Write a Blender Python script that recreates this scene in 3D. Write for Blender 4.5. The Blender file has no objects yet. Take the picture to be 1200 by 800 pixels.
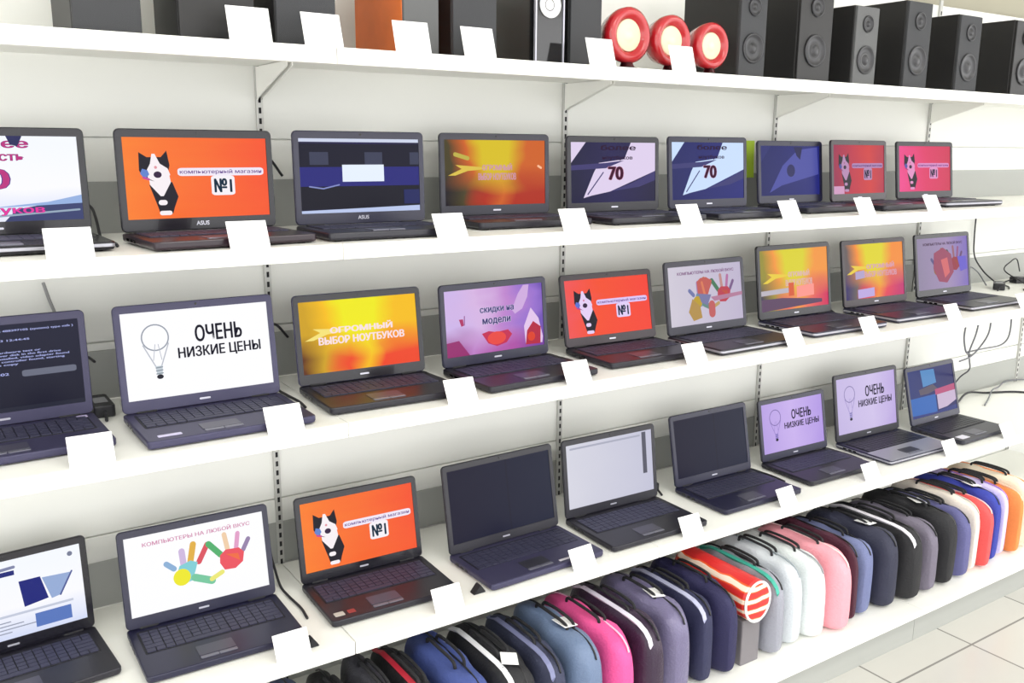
import bpy, bmesh, math, random
from mathutils import Vector, Matrix
random.seed(7)
PI = math.pi
SC = bpy.context.scene
COL = SC.collection

# ------------------------------------------------------------------ materials
def lin(c):
    c = c / 255.0
    return c / 12.92 if c <= 0.04045 else ((c + 0.055) / 1.055) ** 2.4

def rgb(t):
    return (lin(t[0]), lin(t[1]), lin(t[2]), 1.0)

_mats = {}

def mat(name, col, rough=0.5, metal=0.0, bump=0.0, bscale=60.0, var=0.0, coat=0.0, spec=0.5, trans=0.0):
    if name in _mats:
        return _mats[name]
    m = bpy.data.materials.new(name)
    m.use_nodes = True
    nt = m.node_tree
    b = nt.nodes['Principled BSDF']
    b.inputs['Base Color'].default_value = rgb(col)
    b.inputs['Roughness'].default_value = rough
    b.inputs['Metallic'].default_value = metal
    b.inputs['Specular IOR Level'].default_value = spec
    b.inputs['Coat Weight'].default_value = coat
    b.inputs['Transmission Weight'].default_value = trans
    tc = nt.nodes.new('ShaderNodeTexCoord')
    nz = nt.nodes.new('ShaderNodeTexNoise')
    nz.inputs['Scale'].default_value = bscale
    nz.inputs['Detail'].default_value = 4
    nt.links.new(tc.outputs['Object'], nz.inputs['Vector'])
    if bump:
        bp = nt.nodes.new('ShaderNodeBump')
        bp.inputs['Strength'].default_value = bump
        bp.inputs['Distance'].default_value = 0.004
        nt.links.new(nz.outputs['Fac'], bp.inputs['Height'])
        nt.links.new(bp.outputs['Normal'], b.inputs['Normal'])
    if var:
        mx = nt.nodes.new('ShaderNodeMix')
        mx.data_type = 'RGBA'
        c = rgb(col)
        mx.inputs[6].default_value = tuple(max(0, v * (1 - var)) for v in c[:3]) + (1,)
        mx.inputs[7].default_value = tuple(min(1, v * (1 + var)) for v in c[:3]) + (1,)
        nt.links.new(nz.outputs['Fac'], mx.inputs[0])
        nt.links.new(mx.outputs[2], b.inputs['Base Color'])
    _mats[name] = m
    return m

def screen_mat(name, build=None, col=None, k=1.0):
    """A lit display: black glossy pane whose picture is its own emission."""
    if name in _mats:
        return _mats[name]
    m = bpy.data.materials.new(name)
    m.use_nodes = True
    nt = m.node_tree
    b = nt.nodes['Principled BSDF']
    b.inputs['Base Color'].default_value = (0.004, 0.004, 0.005, 1)
    b.inputs['Roughness'].default_value = 0.28
    b.inputs['Specular IOR Level'].default_value = 0.10
    b.inputs['Emission Strength'].default_value = k
    if build:
        out = build(nt)
        nt.links.new(out, b.inputs['Emission Color'])
    else:
        b.inputs['Emission Color'].default_value = rgb(col)
    _mats[name] = m
    return m

def pix(c):
    return screen_mat('display_%d_%d_%d' % tuple(int(v) for v in c), col=c)

def uvsep(nt):
    tc = nt.nodes.new('ShaderNodeTexCoord')
    sp = nt.nodes.new('ShaderNodeSeparateXYZ')
    nt.links.new(tc.outputs['UV'], sp.inputs[0])
    return tc, sp

def ramp(nt, src, stops):
    r = nt.nodes.new('ShaderNodeValToRGB')
    e = r.color_ramp.elements
    while len(e) < len(stops):
        e.new(0.5)
    for el, (p, c) in zip(e, stops):
        el.position = p
        el.color = rgb(c)
    nt.links.new(src, r.inputs[0])
    return r.outputs[0]

def mixc(nt, fac, a, b, mode='MIX'):
    m = nt.nodes.new('ShaderNodeMix')
    m.data_type = 'RGBA'
    m.blend_type = mode
    for s, i in ((fac, 0), (a, 6), (b, 7)):
        if isinstance(s, (float, int)):
            m.inputs[i].default_value = s
        elif isinstance(s, tuple):
            m.inputs[i].default_value = s
        else:
            nt.links.new(s, m.inputs[i])
    return m.outputs[2]

def noisev(nt, tc, scale, off=(0, 0, 0), stretch=(1, 1, 1)):
    mp = nt.nodes.new('ShaderNodeMapping')
    mp.inputs['Location'].default_value = off
    mp.inputs['Scale'].default_value = stretch
    nt.links.new(tc.outputs['UV'], mp.inputs[0])
    n = nt.nodes.new('ShaderNodeTexNoise')
    n.inputs['Scale'].default_value = scale
    n.inputs['Detail'].default_value = 1.5
    nt.links.new(mp.outputs[0], n.inputs['Vector'])
    return n.outputs['Fac']

def addf(nt, a, b, k=1.0, c=0.0):
    """a + k*(b) + c"""
    m = nt.nodes.new('ShaderNodeMath')
    m.operation = 'MULTIPLY_ADD'
    nt.links.new(b, m.inputs[0])
    m.inputs[1].default_value = k
    nt.links.new(a, m.inputs[2])
    m2 = nt.nodes.new('ShaderNodeMath')
    m2.operation = 'ADD'
    nt.links.new(m.outputs[0], m2.inputs[0])
    m2.inputs[1].default_value = c
    return m2.outputs[0]

def sunset(dark, mid, orange, yellow, red, magenta=None):
    def f(nt):
        tc, sp = uvsep(nt)
        n = noisev(nt, tc, 2.2, (3, 1, 0))
        u = addf(nt, sp.outputs[0], n, 0.30, -0.15)
        v = addf(nt, sp.outputs[1], n, -0.25, 0.12)
        hi = ramp(nt, u, [(0.02, mid), (0.22, orange), (0.36, yellow), (0.62, yellow), (0.82, orange), (1.0, orange)])
        lo = ramp(nt, u, [(0.04, dark), (0.22, mid), (0.38, red), (0.52, orange), (0.66, red), (1.0, magenta or red)])
        vr = ramp(nt, v, [(0.18, (0, 0, 0)), (0.58, (255, 255, 255))])
        return mixc(nt, vr, lo, hi)
    return f

def purple(nt):
    tc, sp = uvsep(nt)
    n = noisev(nt, tc, 2.4, (5, 2, 0))
    u = addf(nt, sp.outputs[0], n, 0.5, -0.25)
    v = addf(nt, sp.outputs[1], n, 0.3, -0.15)
    a = ramp(nt, u, [(0.0, (205, 180, 232)), (0.35, (214, 180, 226)), (0.6, (190, 132, 205)), (0.85, (150, 110, 205)), (1.0, (112, 80, 180))])
    b = ramp(nt, u, [(0.0, (150, 50, 130)), (0.25, (190, 130, 200)), (0.6, (175, 80, 165)), (1.0, (120, 60, 160))])
    vr = ramp(nt, v, [(0.05, (0, 0, 0)), (0.4, (255, 255, 255))])
    return mixc(nt, vr, b, a)

def orange_bg(c1, c2, c3):
    def f(nt):
        tc, sp = uvsep(nt)
        n = noisev(nt, tc, 2.0, (1, 7, 0), (0.6, 2.0, 1))
        u = addf(nt, sp.outputs[0], n, 0.5, -0.25)
        return ramp(nt, u, [(0.0, c1), (0.4, c2), (1.0, c3)])
    return f

def flat_grad(stops, axis=0, nscale=2.0, k=0.25):
    def f(nt):
        tc, sp = uvsep(nt)
        n = noisev(nt, tc, nscale, (2, 4, 0))
        u = addf(nt, sp.outputs[axis], n, k, -k / 2)
        return ramp(nt, u, stops)
    return f

# ------------------------------------------------------------------ mesh helpers
def link_mesh(name, bm, mats, parent=None, smooth=False, loc=None, rot=None):
    me = bpy.data.meshes.new(name)
    bm.normal_update()
    bm.to_mesh(me)
    bm.free()
    if not isinstance(mats, (list, tuple)):
        mats = [mats]
    for m in mats:
        me.materials.append(m)
    if smooth:
        for p in me.polygons:
            p.use_smooth = True
    o = bpy.data.objects.new(name, me)
    COL.objects.link(o)
    if parent:
        o.parent = parent
    if loc:
        o.location = loc
    if rot:
        o.rotation_euler = rot
    return o

def tag(o, label=None, cat=None, group=None, kind=None):
    if label:
        o['label'] = label
    if cat:
        o['category'] = cat
    if group:
        o['group'] = group
    if kind:
        o['kind'] = kind
    return o

def empty(name, loc, rz, label, cat, group=None):
    o = bpy.data.objects.new(name, None)
    o.empty_display_size = 0.05
    COL.objects.link(o)
    o.location = loc
    o.rotation_euler = (0, 0, rz)
    return tag(o, label, cat, group)

def box(bm, x0, x1, y0, y1, z0, z1, mi=0, bev=0.0, seg=2):
    vs = [bm.verts.new(v) for v in ((x0, y0, z0), (x1, y0, z0), (x1, y1, z0), (x0, y1, z0), (x0, y0, z1), (x1, y0, z1), (x1, y1, z1), (x0, y1, z1))]
    fs = [bm.faces.new([vs[i] for i in f]) for f in ((0, 3, 2, 1), (4, 5, 6, 7), (0, 1, 5, 4), (1, 2, 6, 5), (2, 3, 7, 6), (3, 0, 4, 7))]
    for f in fs:
        f.material_index = mi
    if bev:
        es = list({e for f in fs for e in f.edges})
        bmesh.ops.bevel(bm, geom=es, offset=bev, segments=seg, affect='EDGES', profile=0.5, material=mi)
    return bm

def rr(w, h, r, n=5, cx=0, cy=0):
    """rounded rectangle outline, counter-clockwise"""
    pts = []
    for sx, sy, a0 in ((1, -1, -PI / 2), (1, 1, 0), (-1, 1, PI / 2), (-1, -1, PI)):
        for i in range(n):
            a = a0 + PI / 2 * i / (n - 1)
            pts.append((cx + sx * (w / 2 - r) + r * math.cos(a), cy + sy * (h / 2 - r) + r * math.sin(a)))
    return pts

def slab(bm, w, h, r, z0, z1, ch=0.002, mi=0, cx=0, cy=0, tf=None, chb=None):
    """rounded-rectangle plate with soft edges between z0 and z1"""
    chb = ch if chb is None else chb
    rings = []
    for ins, z in ((chb, z0), (0.3 * chb, z0 + 0.3 * chb), (0, z0 + chb), (0, z1 - ch), (0.3 * ch, z1 - 0.3 * ch), (ch, z1)):
        pts = rr(w - 2 * ins, h - 2 * ins, max(r - ins, 0.0005), cx=cx, cy=cy)
        ring = []
        for x, y in pts:
            p = Vector((x, y, z))
            ring.append(bm.verts.new(tf(p) if tf else p))
        rings.append(ring)
    n = len(rings[0])
    for a, b in zip(rings, rings[1:]):
        for i in range(n):
            f = bm.faces.new((a[i], a[(i + 1) % n], b[(i + 1) % n], b[i]))
            f.material_index = mi
    for ring, rev in ((rings[0], True), (rings[-1], False)):
        f = bm.faces.new(list(reversed(ring)) if rev else ring)
        f.material_index = mi
    return bm

def catmull(pts, n=8):
    P = [Vector(p) for p in pts]
    if len(P) < 3:
        return P
    P = [2 * P[0] - P[1]] + P + [2 * P[-1] - P[-2]]
    out = []
    for i in range(1, len(P) - 2):
        for k in range(n):
            t = k / n
            a, b, c, d = P[i - 1], P[i], P[i + 1], P[i + 2]
            out.append(0.5 * ((2 * b) + (c - a) * t + (2 * a - 5 * b + 4 * c - d) * t * t + (3 * b - a - 3 * c + d) * t ** 3))
    out.append(P[-2])
    return out

def tube(bm, pts, r, seg=8, mi=0, sm=True, n=8):
    P = catmull(pts, n) if sm else [Vector(p) for p in pts]
    rings = []
    up = Vector((0, 0, 1))
    prev = None
    for i, p in enumerate(P):
        t = (P[min(i + 1, len(P) - 1)] - P[max(i - 1, 0)])
        if t.length < 1e-9:
            t = Vector((1, 0, 0))
        t.normalize()
        if prev is None:
            s = t.cross(up)
            if s.length < 1e-3:
                s = t.cross(Vector((1, 0, 0)))
        else:
            s = prev - t * prev.dot(t)
            if s.length < 1e-6:
                s = t.cross(up)
        s.normalize()
        prev = s
        b = t.cross(s)
        rings.append([bm.verts.new(p + r * (math.cos(2 * PI * k / seg) * s + math.sin(2 * PI * k / seg) * b)) for k in range(seg)])
    for a, b in zip(rings, rings[1:]):
        for k in range(seg):
            f = bm.faces.new((a[k], a[(k + 1) % seg], b[(k + 1) % seg], b[k]))
            f.material_index = mi
    for ring in (list(reversed(rings[0])), rings[-1]):
        f = bm.faces.new(ring)
        f.material_index = mi
    return bm

def lathe(bm, prof, seg=32, tf=None, mi=0):
    """profile (radius, z) turned about z, then tf"""
    rings = []
    for r, z in prof:
        ring = []
        for k in range(seg):
            p = Vector((r * math.cos(2 * PI * k / seg), r * math.sin(2 * PI * k / seg), z))
            ring.append(bm.verts.new(tf(p) if tf else p))
        rings.append(ring)
    for a, b in zip(rings, rings[1:]):
        for k in range(seg):
            f = bm.faces.new((a[k], a[(k + 1) % seg], b[(k + 1) % seg], b[k]))
            f.material_index = mi
    f = bm.faces.new(list(reversed(rings[0])))
    f.material_index = mi
    f = bm.faces.new(rings[-1])
    f.material_index = mi
    return bm

# ------------------------------------------------------------------ lettering
_txt = {}

def text_tris(body, bold=0.0):
    key = (body, bold)
    if key in _txt:
        return _txt[key]
    cu = bpy.data.curves.new('letters', 'FONT')
    cu.body = body
    cu.offset = bold
    cu.resolution_u = 3
    cu.align_x = 'CENTER'
    ob = bpy.data.objects.new('letters', cu)
    COL.objects.link(ob)
    bpy.context.view_layer.update()
    dg = bpy.context.evaluated_depsgraph_get()
    me = bpy.data.meshes.new_from_object(ob.evaluated_get(dg))
    vs = [(v.co.x, v.co.y) for v in me.vertices]
    fs = [tuple(p.vertices) for p in me.polygons]
    bpy.data.objects.remove(ob)
    bpy.data.curves.remove(cu)
    bpy.data.meshes.remove(me)
    if not vs:
        _txt[key] = ([], [], (0, 0, 1, 1))
        return _txt[key]
    bb = (min(v[0] for v in vs), min(v[1] for v in vs), max(v[0] for v in vs), max(v[1] for v in vs))
    _txt[key] = (vs, fs, bb)
    return _txt[key]

class Art:
    """picture shown on a display: layered flat shapes in 0..1 x 0..1, later mapped on the pane"""
    def __init__(self, w, h, base):
        self.w, self.h, self.base, self.items, self.lay = w, h, base, [], 0

    def poly(self, pts, c):
        self.lay += 1
        self.items.append(([tuple(p) for p in pts], [tuple(range(len(pts)))], c, self.lay))

    def rect(self, x0, y0, x1, y1, c):
        self.poly([(x0, y0), (x1, y0), (x1, y1), (x0, y1)], c)

    def disc(self, cx, cy, r, c, ry=None, n=20, rot=0):
        ry = ry or r
        a = self.w / self.h
        pts = []
        for k in range(n):
            t = 2 * PI * k / n
            x, y = r * math.cos(t), ry * math.sin(t)
            x, y = x * math.cos(rot) - y * math.sin(rot), x * math.sin(rot) + y * math.cos(rot)
            pts.append((cx + x, cy + y * a))
        self.poly(pts, c)

    def ring(self, cx, cy, r, t, c, n=28, a0=0, a1=2 * PI, ry=None):
        ry = ry or r
        a = self.w / self.h
        vs, fs = [], []
        for k in range(n + 1):
            th = a0 + (a1 - a0) * k / n
            for q, qy in ((r, ry), (r - t, ry - t)):
                vs.append((cx + q * math.cos(th), cy + qy * math.sin(th) * a))
        for k in range(n):
            fs.append((2 * k, 2 * k + 2, 2 * k + 3, 2 * k + 1))
        self.lay += 1
        self.items.append((vs, fs, c, self.lay))

    def stroke(self, x0, y0, x1, y1, w0, c, w1=None):
        a = self.w / self.h
        w1 = w1 if w1 is not None else w0
        y0, y1 = y0 / a, y1 / a
        th = math.atan2(y1 - y0, x1 - x0)
        pts = []
        for k in range(7):
            t = th + PI / 2 + PI * k / 6
            pts.append((x0 + w0 / 2 * math.cos(t), (y0 + w0 / 2 * math.sin(t)) * a))
        for k in range(7):
            t = th - PI / 2 + PI * k / 6
            pts.append((x1 + w1 / 2 * math.cos(t), (y1 + w1 / 2 * math.sin(t)) * a))
        self.poly(pts, c)

    def text(self, body, x0, y0, x1, y1, c, bold=0.0, halo=None, hb=0.06):
        vs, fs, bb = text_tris(body, 0.0)
        bw = bold
        sx = (x1 - x0) / max(bb[2] - bb[0] + 2 * bw, 1e-6)
        sy = (y1 - y0) / max(bb[3] - bb[1] + bw, 1e-6)
        def put(b, col, k):
            self.lay += 1
            for q in range(k if b else 1):
                dx = b * math.cos(2 * PI * q / k) if b else 0
                dy = 0.5 * b * math.sin(2 * PI * q / k) if b else 0
                self.items.append(([(x0 + (v[0] - bb[0] + bw + dx) * sx, y0 + (v[1] - bb[1] + bw / 2 + dy) * sy) for v in vs], fs, col, self.lay))
        if halo:
            put(bold + hb, halo, 10)
        put(bold, c, 6)

    def build(self, bm, cx, cz, y, mats):
        """pane in the XZ plane facing -Y; base quad gets a 0..1 UV"""
        uv = bm.loops.layers.uv.verify()
        def P(u, v, l):
            return Vector((cx + (u - 0.5) * self.w, y - l * 0.00006, cz + (v - 0.5) * self.h))
        mats.append(self.base)
        bi = len(mats) - 1
        vs = [bm.verts.new(P(u, v, 0)) for u, v in ((0, 0), (1, 0), (1, 1), (0, 1))]
        f = bm.faces.new(vs)
        f.material_index = bi
        for lp, q in zip(f.loops, ((0, 0), (1, 0), (1, 1), (0, 1))):
            lp[uv].uv = q
        for pts, faces, c, l in self.items:
            m = pix(c)
            if m not in mats:
                mats.append(m)
            mi = mats.index(m)
            bv = [bm.verts.new(P(min(max(a, 0), 1), min(max(b, 0), 1), l)) for a, b in pts]
            for q in faces:
                try:
                    f = bm.faces.new([bv[i] for i in q])
                    f.material_index = mi
                    f.normal_update()
                    if f.normal.y > 0:
                        f.normal_flip()
                except ValueError:
                    pass

def tc_(c, t):
    return tuple(int(max(0, min(255, c[i] * t[i]))) for i in range(3))

# ------------------------------------------------------------------ what the displays show
def art_cat(w, h, bg, t=(1, 1, 1), pink=False):
    a = Art(w, h, bg)
    K, Wh = tc_((24, 20, 34), t), tc_((248, 240, 244), t)
    a.poly([(0.155, 0.42), (0.20, 0.16), (0.215, 0.06), (0.30, 0.06), (0.315, 0.14), (0.345, 0.27), (0.31, 0.45), (0.22, 0.50)], K)      # body
    a.poly([(0.155, 0.52), (0.21, 0.60), (0.29, 0.58), (0.30, 0.45), (0.245, 0.28), (0.225, 0.28), (0.16, 0.42)], Wh)                # chest
    a.stroke(0.225, 0.20, 0.25, 0.20, 0.035, Wh)
    a.stroke(0.225, 0.07, 0.28, 0.07, 0.030, Wh)
    a.poly([(0.10, 0.82), (0.095, 0.60), (0.12, 0.50), (0.20, 0.46), (0.28, 0.53), (0.30, 0.66), (0.285, 0.84), (0.245, 0.76), (0.15, 0.76)], K)   # head with ears
    a.poly([(0.185, 0.80), (0.205, 0.80), (0.235, 0.68), (0.285, 0.62), (0.30, 0.54), (0.22, 0.44), (0.15, 0.50), (0.145, 0.60), (0.17, 0.68)], Wh)
    a.disc(0.205, 0.635, 0.010, tc_((225, 150, 160), t))
    a.disc(0.215, 0.545, 0.027, tc_((50, 20, 60), t), ry=0.022)                                                                          # open mouth
    a.poly([(0.10, 0.56), (0.115, 0.62), (0.15, 0.60), (0.16, 0.55), (0.13, 0.49)], tc_((96, 130, 205), t))
    a.stroke(0.12, 0.51, 0.155, 0.49, 0.014, tc_((200, 70, 150), t))
    x0, x1 = 0.365, 0.955
    a.poly(rr(0.62, 0.10, 0.03, cx=(x0 + x1) / 2, cy=0.575), tc_((240, 232, 246), t))
    a.text('компьютерный магазин', x0, 0.54, x1, 0.605, tc_((112, 84, 150), t), 0.02)
    a.poly(rr(0.17, 0.25, 0.03, cx=0.665, cy=0.40), tc_((245, 240, 246), t))
    a.text('№1', 0.60, 0.31, 0.73, 0.49, tc_((20, 46, 66), t), 0.045)
    return a

def art_bulb(w, h, bg, t=(1, 1, 1)):
    a = Art(w, h, bg)
    G, D = tc_((186, 190, 200), t), tc_((26, 26, 40), t)
    a.ring(0.21, 0.70, 0.092, 0.009, tc_((150, 156, 168), t))
    a.stroke(0.127, 0.62, 0.195, 0.37, 0.008, G)
    a.stroke(0.293, 0.62, 0.235, 0.37, 0.008, G)
    a.stroke(0.185, 0.44, 0.205, 0.62, 0.005, G)
    a.stroke(0.24, 0.44, 0.225, 0.62, 0.005, G)
    a.poly([(0.192, 0.37), (0.24, 0.37), (0.236, 0.27), (0.20, 0.27)], tc_((196, 206, 214), t))
    for k in range(3):
        a.stroke(0.197, 0.35 - 0.035 * k, 0.238, 0.355 - 0.035 * k, 0.008, tc_((140, 150, 160), t))
    a.disc(0.218, 0.245, 0.022, D, ry=0.016)
    a.text('ОЧЕНЬ', 0.475, 0.60, 0.805, 0.80, D, 0.035)
    a.text('НИЗКИЕ ЦЕНЫ', 0.35, 0.405, 0.93, 0.555, D, 0.035)
    return a

def art_hands(w, h, bg, t=(1, 1, 1), title=(214, 150, 180)):
    a = Art(w, h, bg)
    c = lambda *q: tc_(q, t)
    a.text('КОМПЬЮТЕРЫ НА ЛЮБОЙ ВКУС', 0.12, 0.855, 0.90, 0.92, tc_(title, t), 0.03)
    # open left hand
    a.stroke(0.27, 0.58, 0.32, 0.50, 0.040, c(140, 176, 214))
    a.stroke(0.385, 0.70, 0.39, 0.52, 0.045, c(206, 184, 222))
    a.stroke(0.47, 0.76, 0.44, 0.55, 0.045, c(226, 176, 70))
    a.stroke(0.57, 0.72, 0.50, 0.52, 0.040, c(220, 84, 96))
    a.poly([(0.33, 0.40), (0.36, 0.52), (0.44, 0.56), (0.49, 0.52), (0.47, 0.42), (0.44, 0.30), (0.38, 0.28)], c(130, 206, 214))
    a.disc(0.37, 0.37, 0.062, c(238, 232, 40))
    a.stroke(0.46, 0.33, 0.58, 0.24, 0.055, c(120, 200, 160))
    a.stroke(0.58, 0.26, 0.66, 0.32, 0.035, c(236, 232, 120))
    # right hand
    a.stroke(0.58, 0.72, 0.66, 0.55, 0.045, c(84, 176, 110))
    a.stroke(0.70, 0.80, 0.715, 0.60, 0.036, c(240, 206, 170))
    a.stroke(0.80, 0.78, 0.78, 0.60, 0.034, c(226, 160, 200))
    a.stroke(0.875, 0.68, 0.83, 0.55, 0.034, c(150, 130, 170))
    a.poly([(0.655, 0.54), (0.70, 0.60), (0.80, 0.59), (0.835, 0.52), (0.82, 0.40), (0.76, 0.33), (0.68, 0.34), (0.65, 0.44)], c(236, 84, 96))
    a.poly([(0.70, 0.54), (0.79, 0.52), (0.80, 0.42)], c(240, 110, 66))
    return a

def art_sale(w, h, bg, lines=('ОГРОМНЫЙ', 'ВЫБОР НОУТБУКОВ'), tc=(250, 226, 226), t=(1, 1, 1), box_=None, streak=True):
    a = Art(w, h, bg)
    if streak:
        s = tc_((245, 226, 120), t)
        a.poly([(0.03, 0.46), (0.16, 0.56), (0.10, 0.62), (0.26, 0.60), (0.46, 0.57), (0.30, 0.54), (0.22, 0.53), (0.10, 0.46)], s)
    a.text(lines[0], box_[0] if box_ else 0.24, 0.535, box_[1] if box_ else 0.78, 0.645, tc, 0.05)
    a.text(lines[1], (box_[0] - 0.04) if box_ else 0.14, 0.385, (box_[1] + 0.04) if box_ else 0.88, 0.495, tc, 0.05)
    return a

def art_seventy(w, h, bg, t=(1, 1, 1), beam=(222, 214, 236), txt=(46, 24, 52), mode='full', low=(60, 56, 110)):
    a = Art(w, h, bg)
    c = lambda q: tc_(q, t)
    B = c(beam)
    a.poly([(0, 1), (0, 0.66), (0.17, 1)], B)
    if mode == 'full':
        a.poly([(0.14, 0.08), (0.24, 0.12), (0.45, 0.18), (1.0, 0.52), (1.0, 1.0), (0.70, 1.0), (0.62, 0.72), (0.32, 0.66), (0.26, 0.50)], B)
        a.poly([(0.0, 0.62), (0.4, 0.66), (0.62, 0.70), (0.40, 0.57), (0.0, 0.54)], c(low))
        a.poly([(0.45, 0.18), (0.72, 0.32), (1.0, 0.52), (1.0, 0.36), (0.8, 0.25)], c(low))
        a.stroke(0.19, 0.14, 0.37, 0.50, 0.012, c(low))
        D = c(txt)
        a.text('более', 0.34, 0.87, 0.76, 0.96, D, 0.03)
        a.text('ноутбуков', 0.36, 0.70, 0.72, 0.78, D, 0.03)
        a.text('70', 0.425, 0.37, 0.61, 0.60, c((66, 24, 48)), 0.05, halo=c((208, 150, 178)), hb=0.03)
    else:
        a.poly([(0.14, 0.06), (0.34, 0.20), (0.98, 0.42), (0.96, 0.98), (0.62, 0.92), (0.36, 0.60)], c(low))
        a.disc(0.5, 0.5, 0.07, c((38, 38, 92)))
        a.poly([(0.55, 0.98), (0.60, 0.80), (0.66, 0.72), (0.70, 0.98)], c((30, 30, 78)))
    return a

def art_poster70(w, h, bg):
    a = Art(w, h, bg)
    M, D = (190, 60, 130), (84, 60, 140)
    a.poly([(0.0, 1.0), (0.0, 0.0), (1, 0), (1, 0.20), (0.70, 0.15), (0.5, 0.10), (0.3, 0.14), (0.2, 1.0)], (232, 236, 250))
    a.poly([(0.62, 0.14), (0.80, 0.20), (1, 0.26), (1, 0.0), (0.55, 0.0)], (58, 66, 112))
    a.poly([(0.45, 0.16), (0.62, 0.17), (1.0, 0.20), (1, 0.30), (0.8, 0.22)], (150, 178, 226))
    a.stroke(0.42, 0.05, 0.98, 0.12, 0.012, (150, 170, 190))
    a.text('более', 0.34, 0.86, 0.72, 0.97, M, 0.022, halo=D, hb=0.022)
    a.poly([(0.60, 1.0), (0.62, 0.90), (0.66, 0.88), (0.69, 1.0)], (38, 40, 90))
    a.text('чем есть', 0.30, 0.71, 0.69, 0.79, M, 0.022, halo=D, hb=0.022)
    a.text('70', 0.34, 0.38, 0.60, 0.62, M, 0.022, halo=D, hb=0.022)
    a.text('ноутбуков', 0.22, 0.07, 0.78, 0.18, (236, 60, 160), 0.022, halo=D, hb=0.022)
    return a

def art_bars(w, h, bg):
    a = Art(w, h, bg)
    a.rect(0, 0.05, 1, 0.36, (12, 12, 30))
    a.rect(0, 0.36, 1, 0.62, (34, 34, 120))
    a.rect(0, 0.62, 1, 0.93, (10, 10, 36))
    a.rect(0, 0.955, 1, 1.0, (206, 214, 236))
    a.poly([(0, 0.0), (1, 0.0), (1, 0.075), (0.4, 0.05), (0, 0.035)], (186, 200, 236))
    for x in (0.08, 0.53, 0.92):
        a.rect(x, 0.65, min(1, x + 0.15), 0.82, (56, 60, 84))
    a.rect(0.34, 0.42, 0.69, 0.65, (230, 240, 255))
    a.stroke(0.07, 0.36, 0.18, 0.33, 0.010, (130, 140, 200))
    a.stroke(0.18, 0.33, 0.31, 0.38, 0.010, (130, 140, 200))
    a.rect(0.86, 0.1, 1, 0.3, (26, 34, 92))
    return a

def art_terminal(w, h, bg):
    a = Art(w, h, bg)
    C = (176, 184, 240)
    rows = [(0.91, 0.0, 0.97, 'C: disk 0 geometry: start sector 63 size 488397105 (system) type ntfs )'), (0.80, 0.04, 0.70, 'copy 1 of 1    date 2012-05-03 12:44:45'),
            (0.74, 0.03, 0.42, 'loading setup files'), (0.665, 0.02, 0.76, 'press any key to continue the hardware test or'),
            (0.63, 0.02, 0.88, 'restart the computer with the driver disk in the first drive'), (0.595, 0.02, 0.93, 'memory check passed 4096 mb installed, video adapter found'),
            (0.56, 0.02, 0.90, 'network controller found, sound controller found, starting'), (0.525, 0.02, 0.62, 'service manager and the file copy'), (0.49, 0.03, 0.5, 'please wait for the end'),
            (0.42, 0.03, 0.56, 'date 2012-05-03 12:45:02')]
    for y, x0, x1, s in rows:
        a.text(s, x0, y, x1, y + 0.03, C, 0.02)
    a.poly(rr(0.33, 0.075, 0.02, cx=0.80, cy=0.425), (104, 108, 126))
    a.rect(0.0, 0.0, 1.0, 0.05, (34, 36, 52))
    return a

def art_lips(w, h, bg):
    a = Art(w, h, bg)
    a.poly([(0.67, 0.62), (0.74, 0.86), (0.80, 0.99), (0.86, 0.99), (0.84, 0.80), (0.78, 0.62), (0.70, 0.55)], (206, 170, 222))
    a.poly([(0.35, 0.30), (0.42, 0.33), (0.50, 0.30), (0.62, 0.32), (0.66, 0.24), (0.60, 0.12), (0.50, 0.08), (0.41, 0.14)], (196, 40, 80))
    a.disc(0.50, 0.21, 0.095, (232, 70, 62), ry=0.055)
    a.poly([(0.80, 0.06), (0.79, 0.34), (0.87, 0.62), (0.95, 0.44), (0.99, 0.14), (0.98, 0.04)], (226, 196, 234))
    a.poly([(0.80, 0.04), (0.82, 0.26), (0.89, 0.40), (0.97, 0.30), (0.96, 0.03)], (180, 30, 60))
    a.disc(0.865, 0.16, 0.04, (220, 60, 30))
    a.poly([(0.13, 0.56), (0.17, 0.56), (0.175, 0.46), (0.15, 0.45)], (176, 50, 100))
    a.stroke(0.185, 0.60, 0.18, 0.47, 0.010, (150, 90, 150))
    a.poly([(0.0, 0.0), (0.0, 0.22), (0.12, 0.24), (0.22, 0.0)], (150, 44, 110))
    a.text('скидки на', 0.34, 0.60, 0.69, 0.70, (74, 68, 120), 0.035, halo=(214, 204, 240), hb=0.04)
    a.text('модели', 0.36, 0.42, 0.65, 0.53, (60, 54, 110), 0.035, halo=(226, 214, 246), hb=0.04)
    return a

def art_site(w, h, bg):
    a = Art(w, h, bg)
    a.stroke(0.36, 0.88, 0.56, 0.90, 0.022, (130, 136, 170))
    a.rect(0.14, 0.80, 0.56, 0.86, (30, 40, 120))
    a.rect(0.14, 0.70, 0.26, 0.76, (50, 60, 140))
    a.poly([(0.58, 0.70), (0.72, 0.70), (0.76, 0.40), (0.60, 0.36)], (26, 34, 122))
    a.poly([(0.73, 0.68), (0.93, 0.66), (0.84, 0.40), (0.78, 0.38)], (150, 172, 214))
    a.stroke(0.93, 0.67, 0.84, 0.40, 0.012, (80, 92, 150))
    a.disc(0.93, 0.90, 0.018, (120, 126, 150))
    a.rect(0.10, 0.28, 0.92, 0.31, (196, 202, 220))
    for k in range(4):
        a.stroke(0.14, 0.22 - 0.045 * k, 0.5 + 0.08 * (k % 3), 0.22 - 0.045 * k, 0.008, (150, 156, 176))
    a.rect(0.66, 0.06, 0.90, 0.24, (90, 120, 190))
    return a

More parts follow.
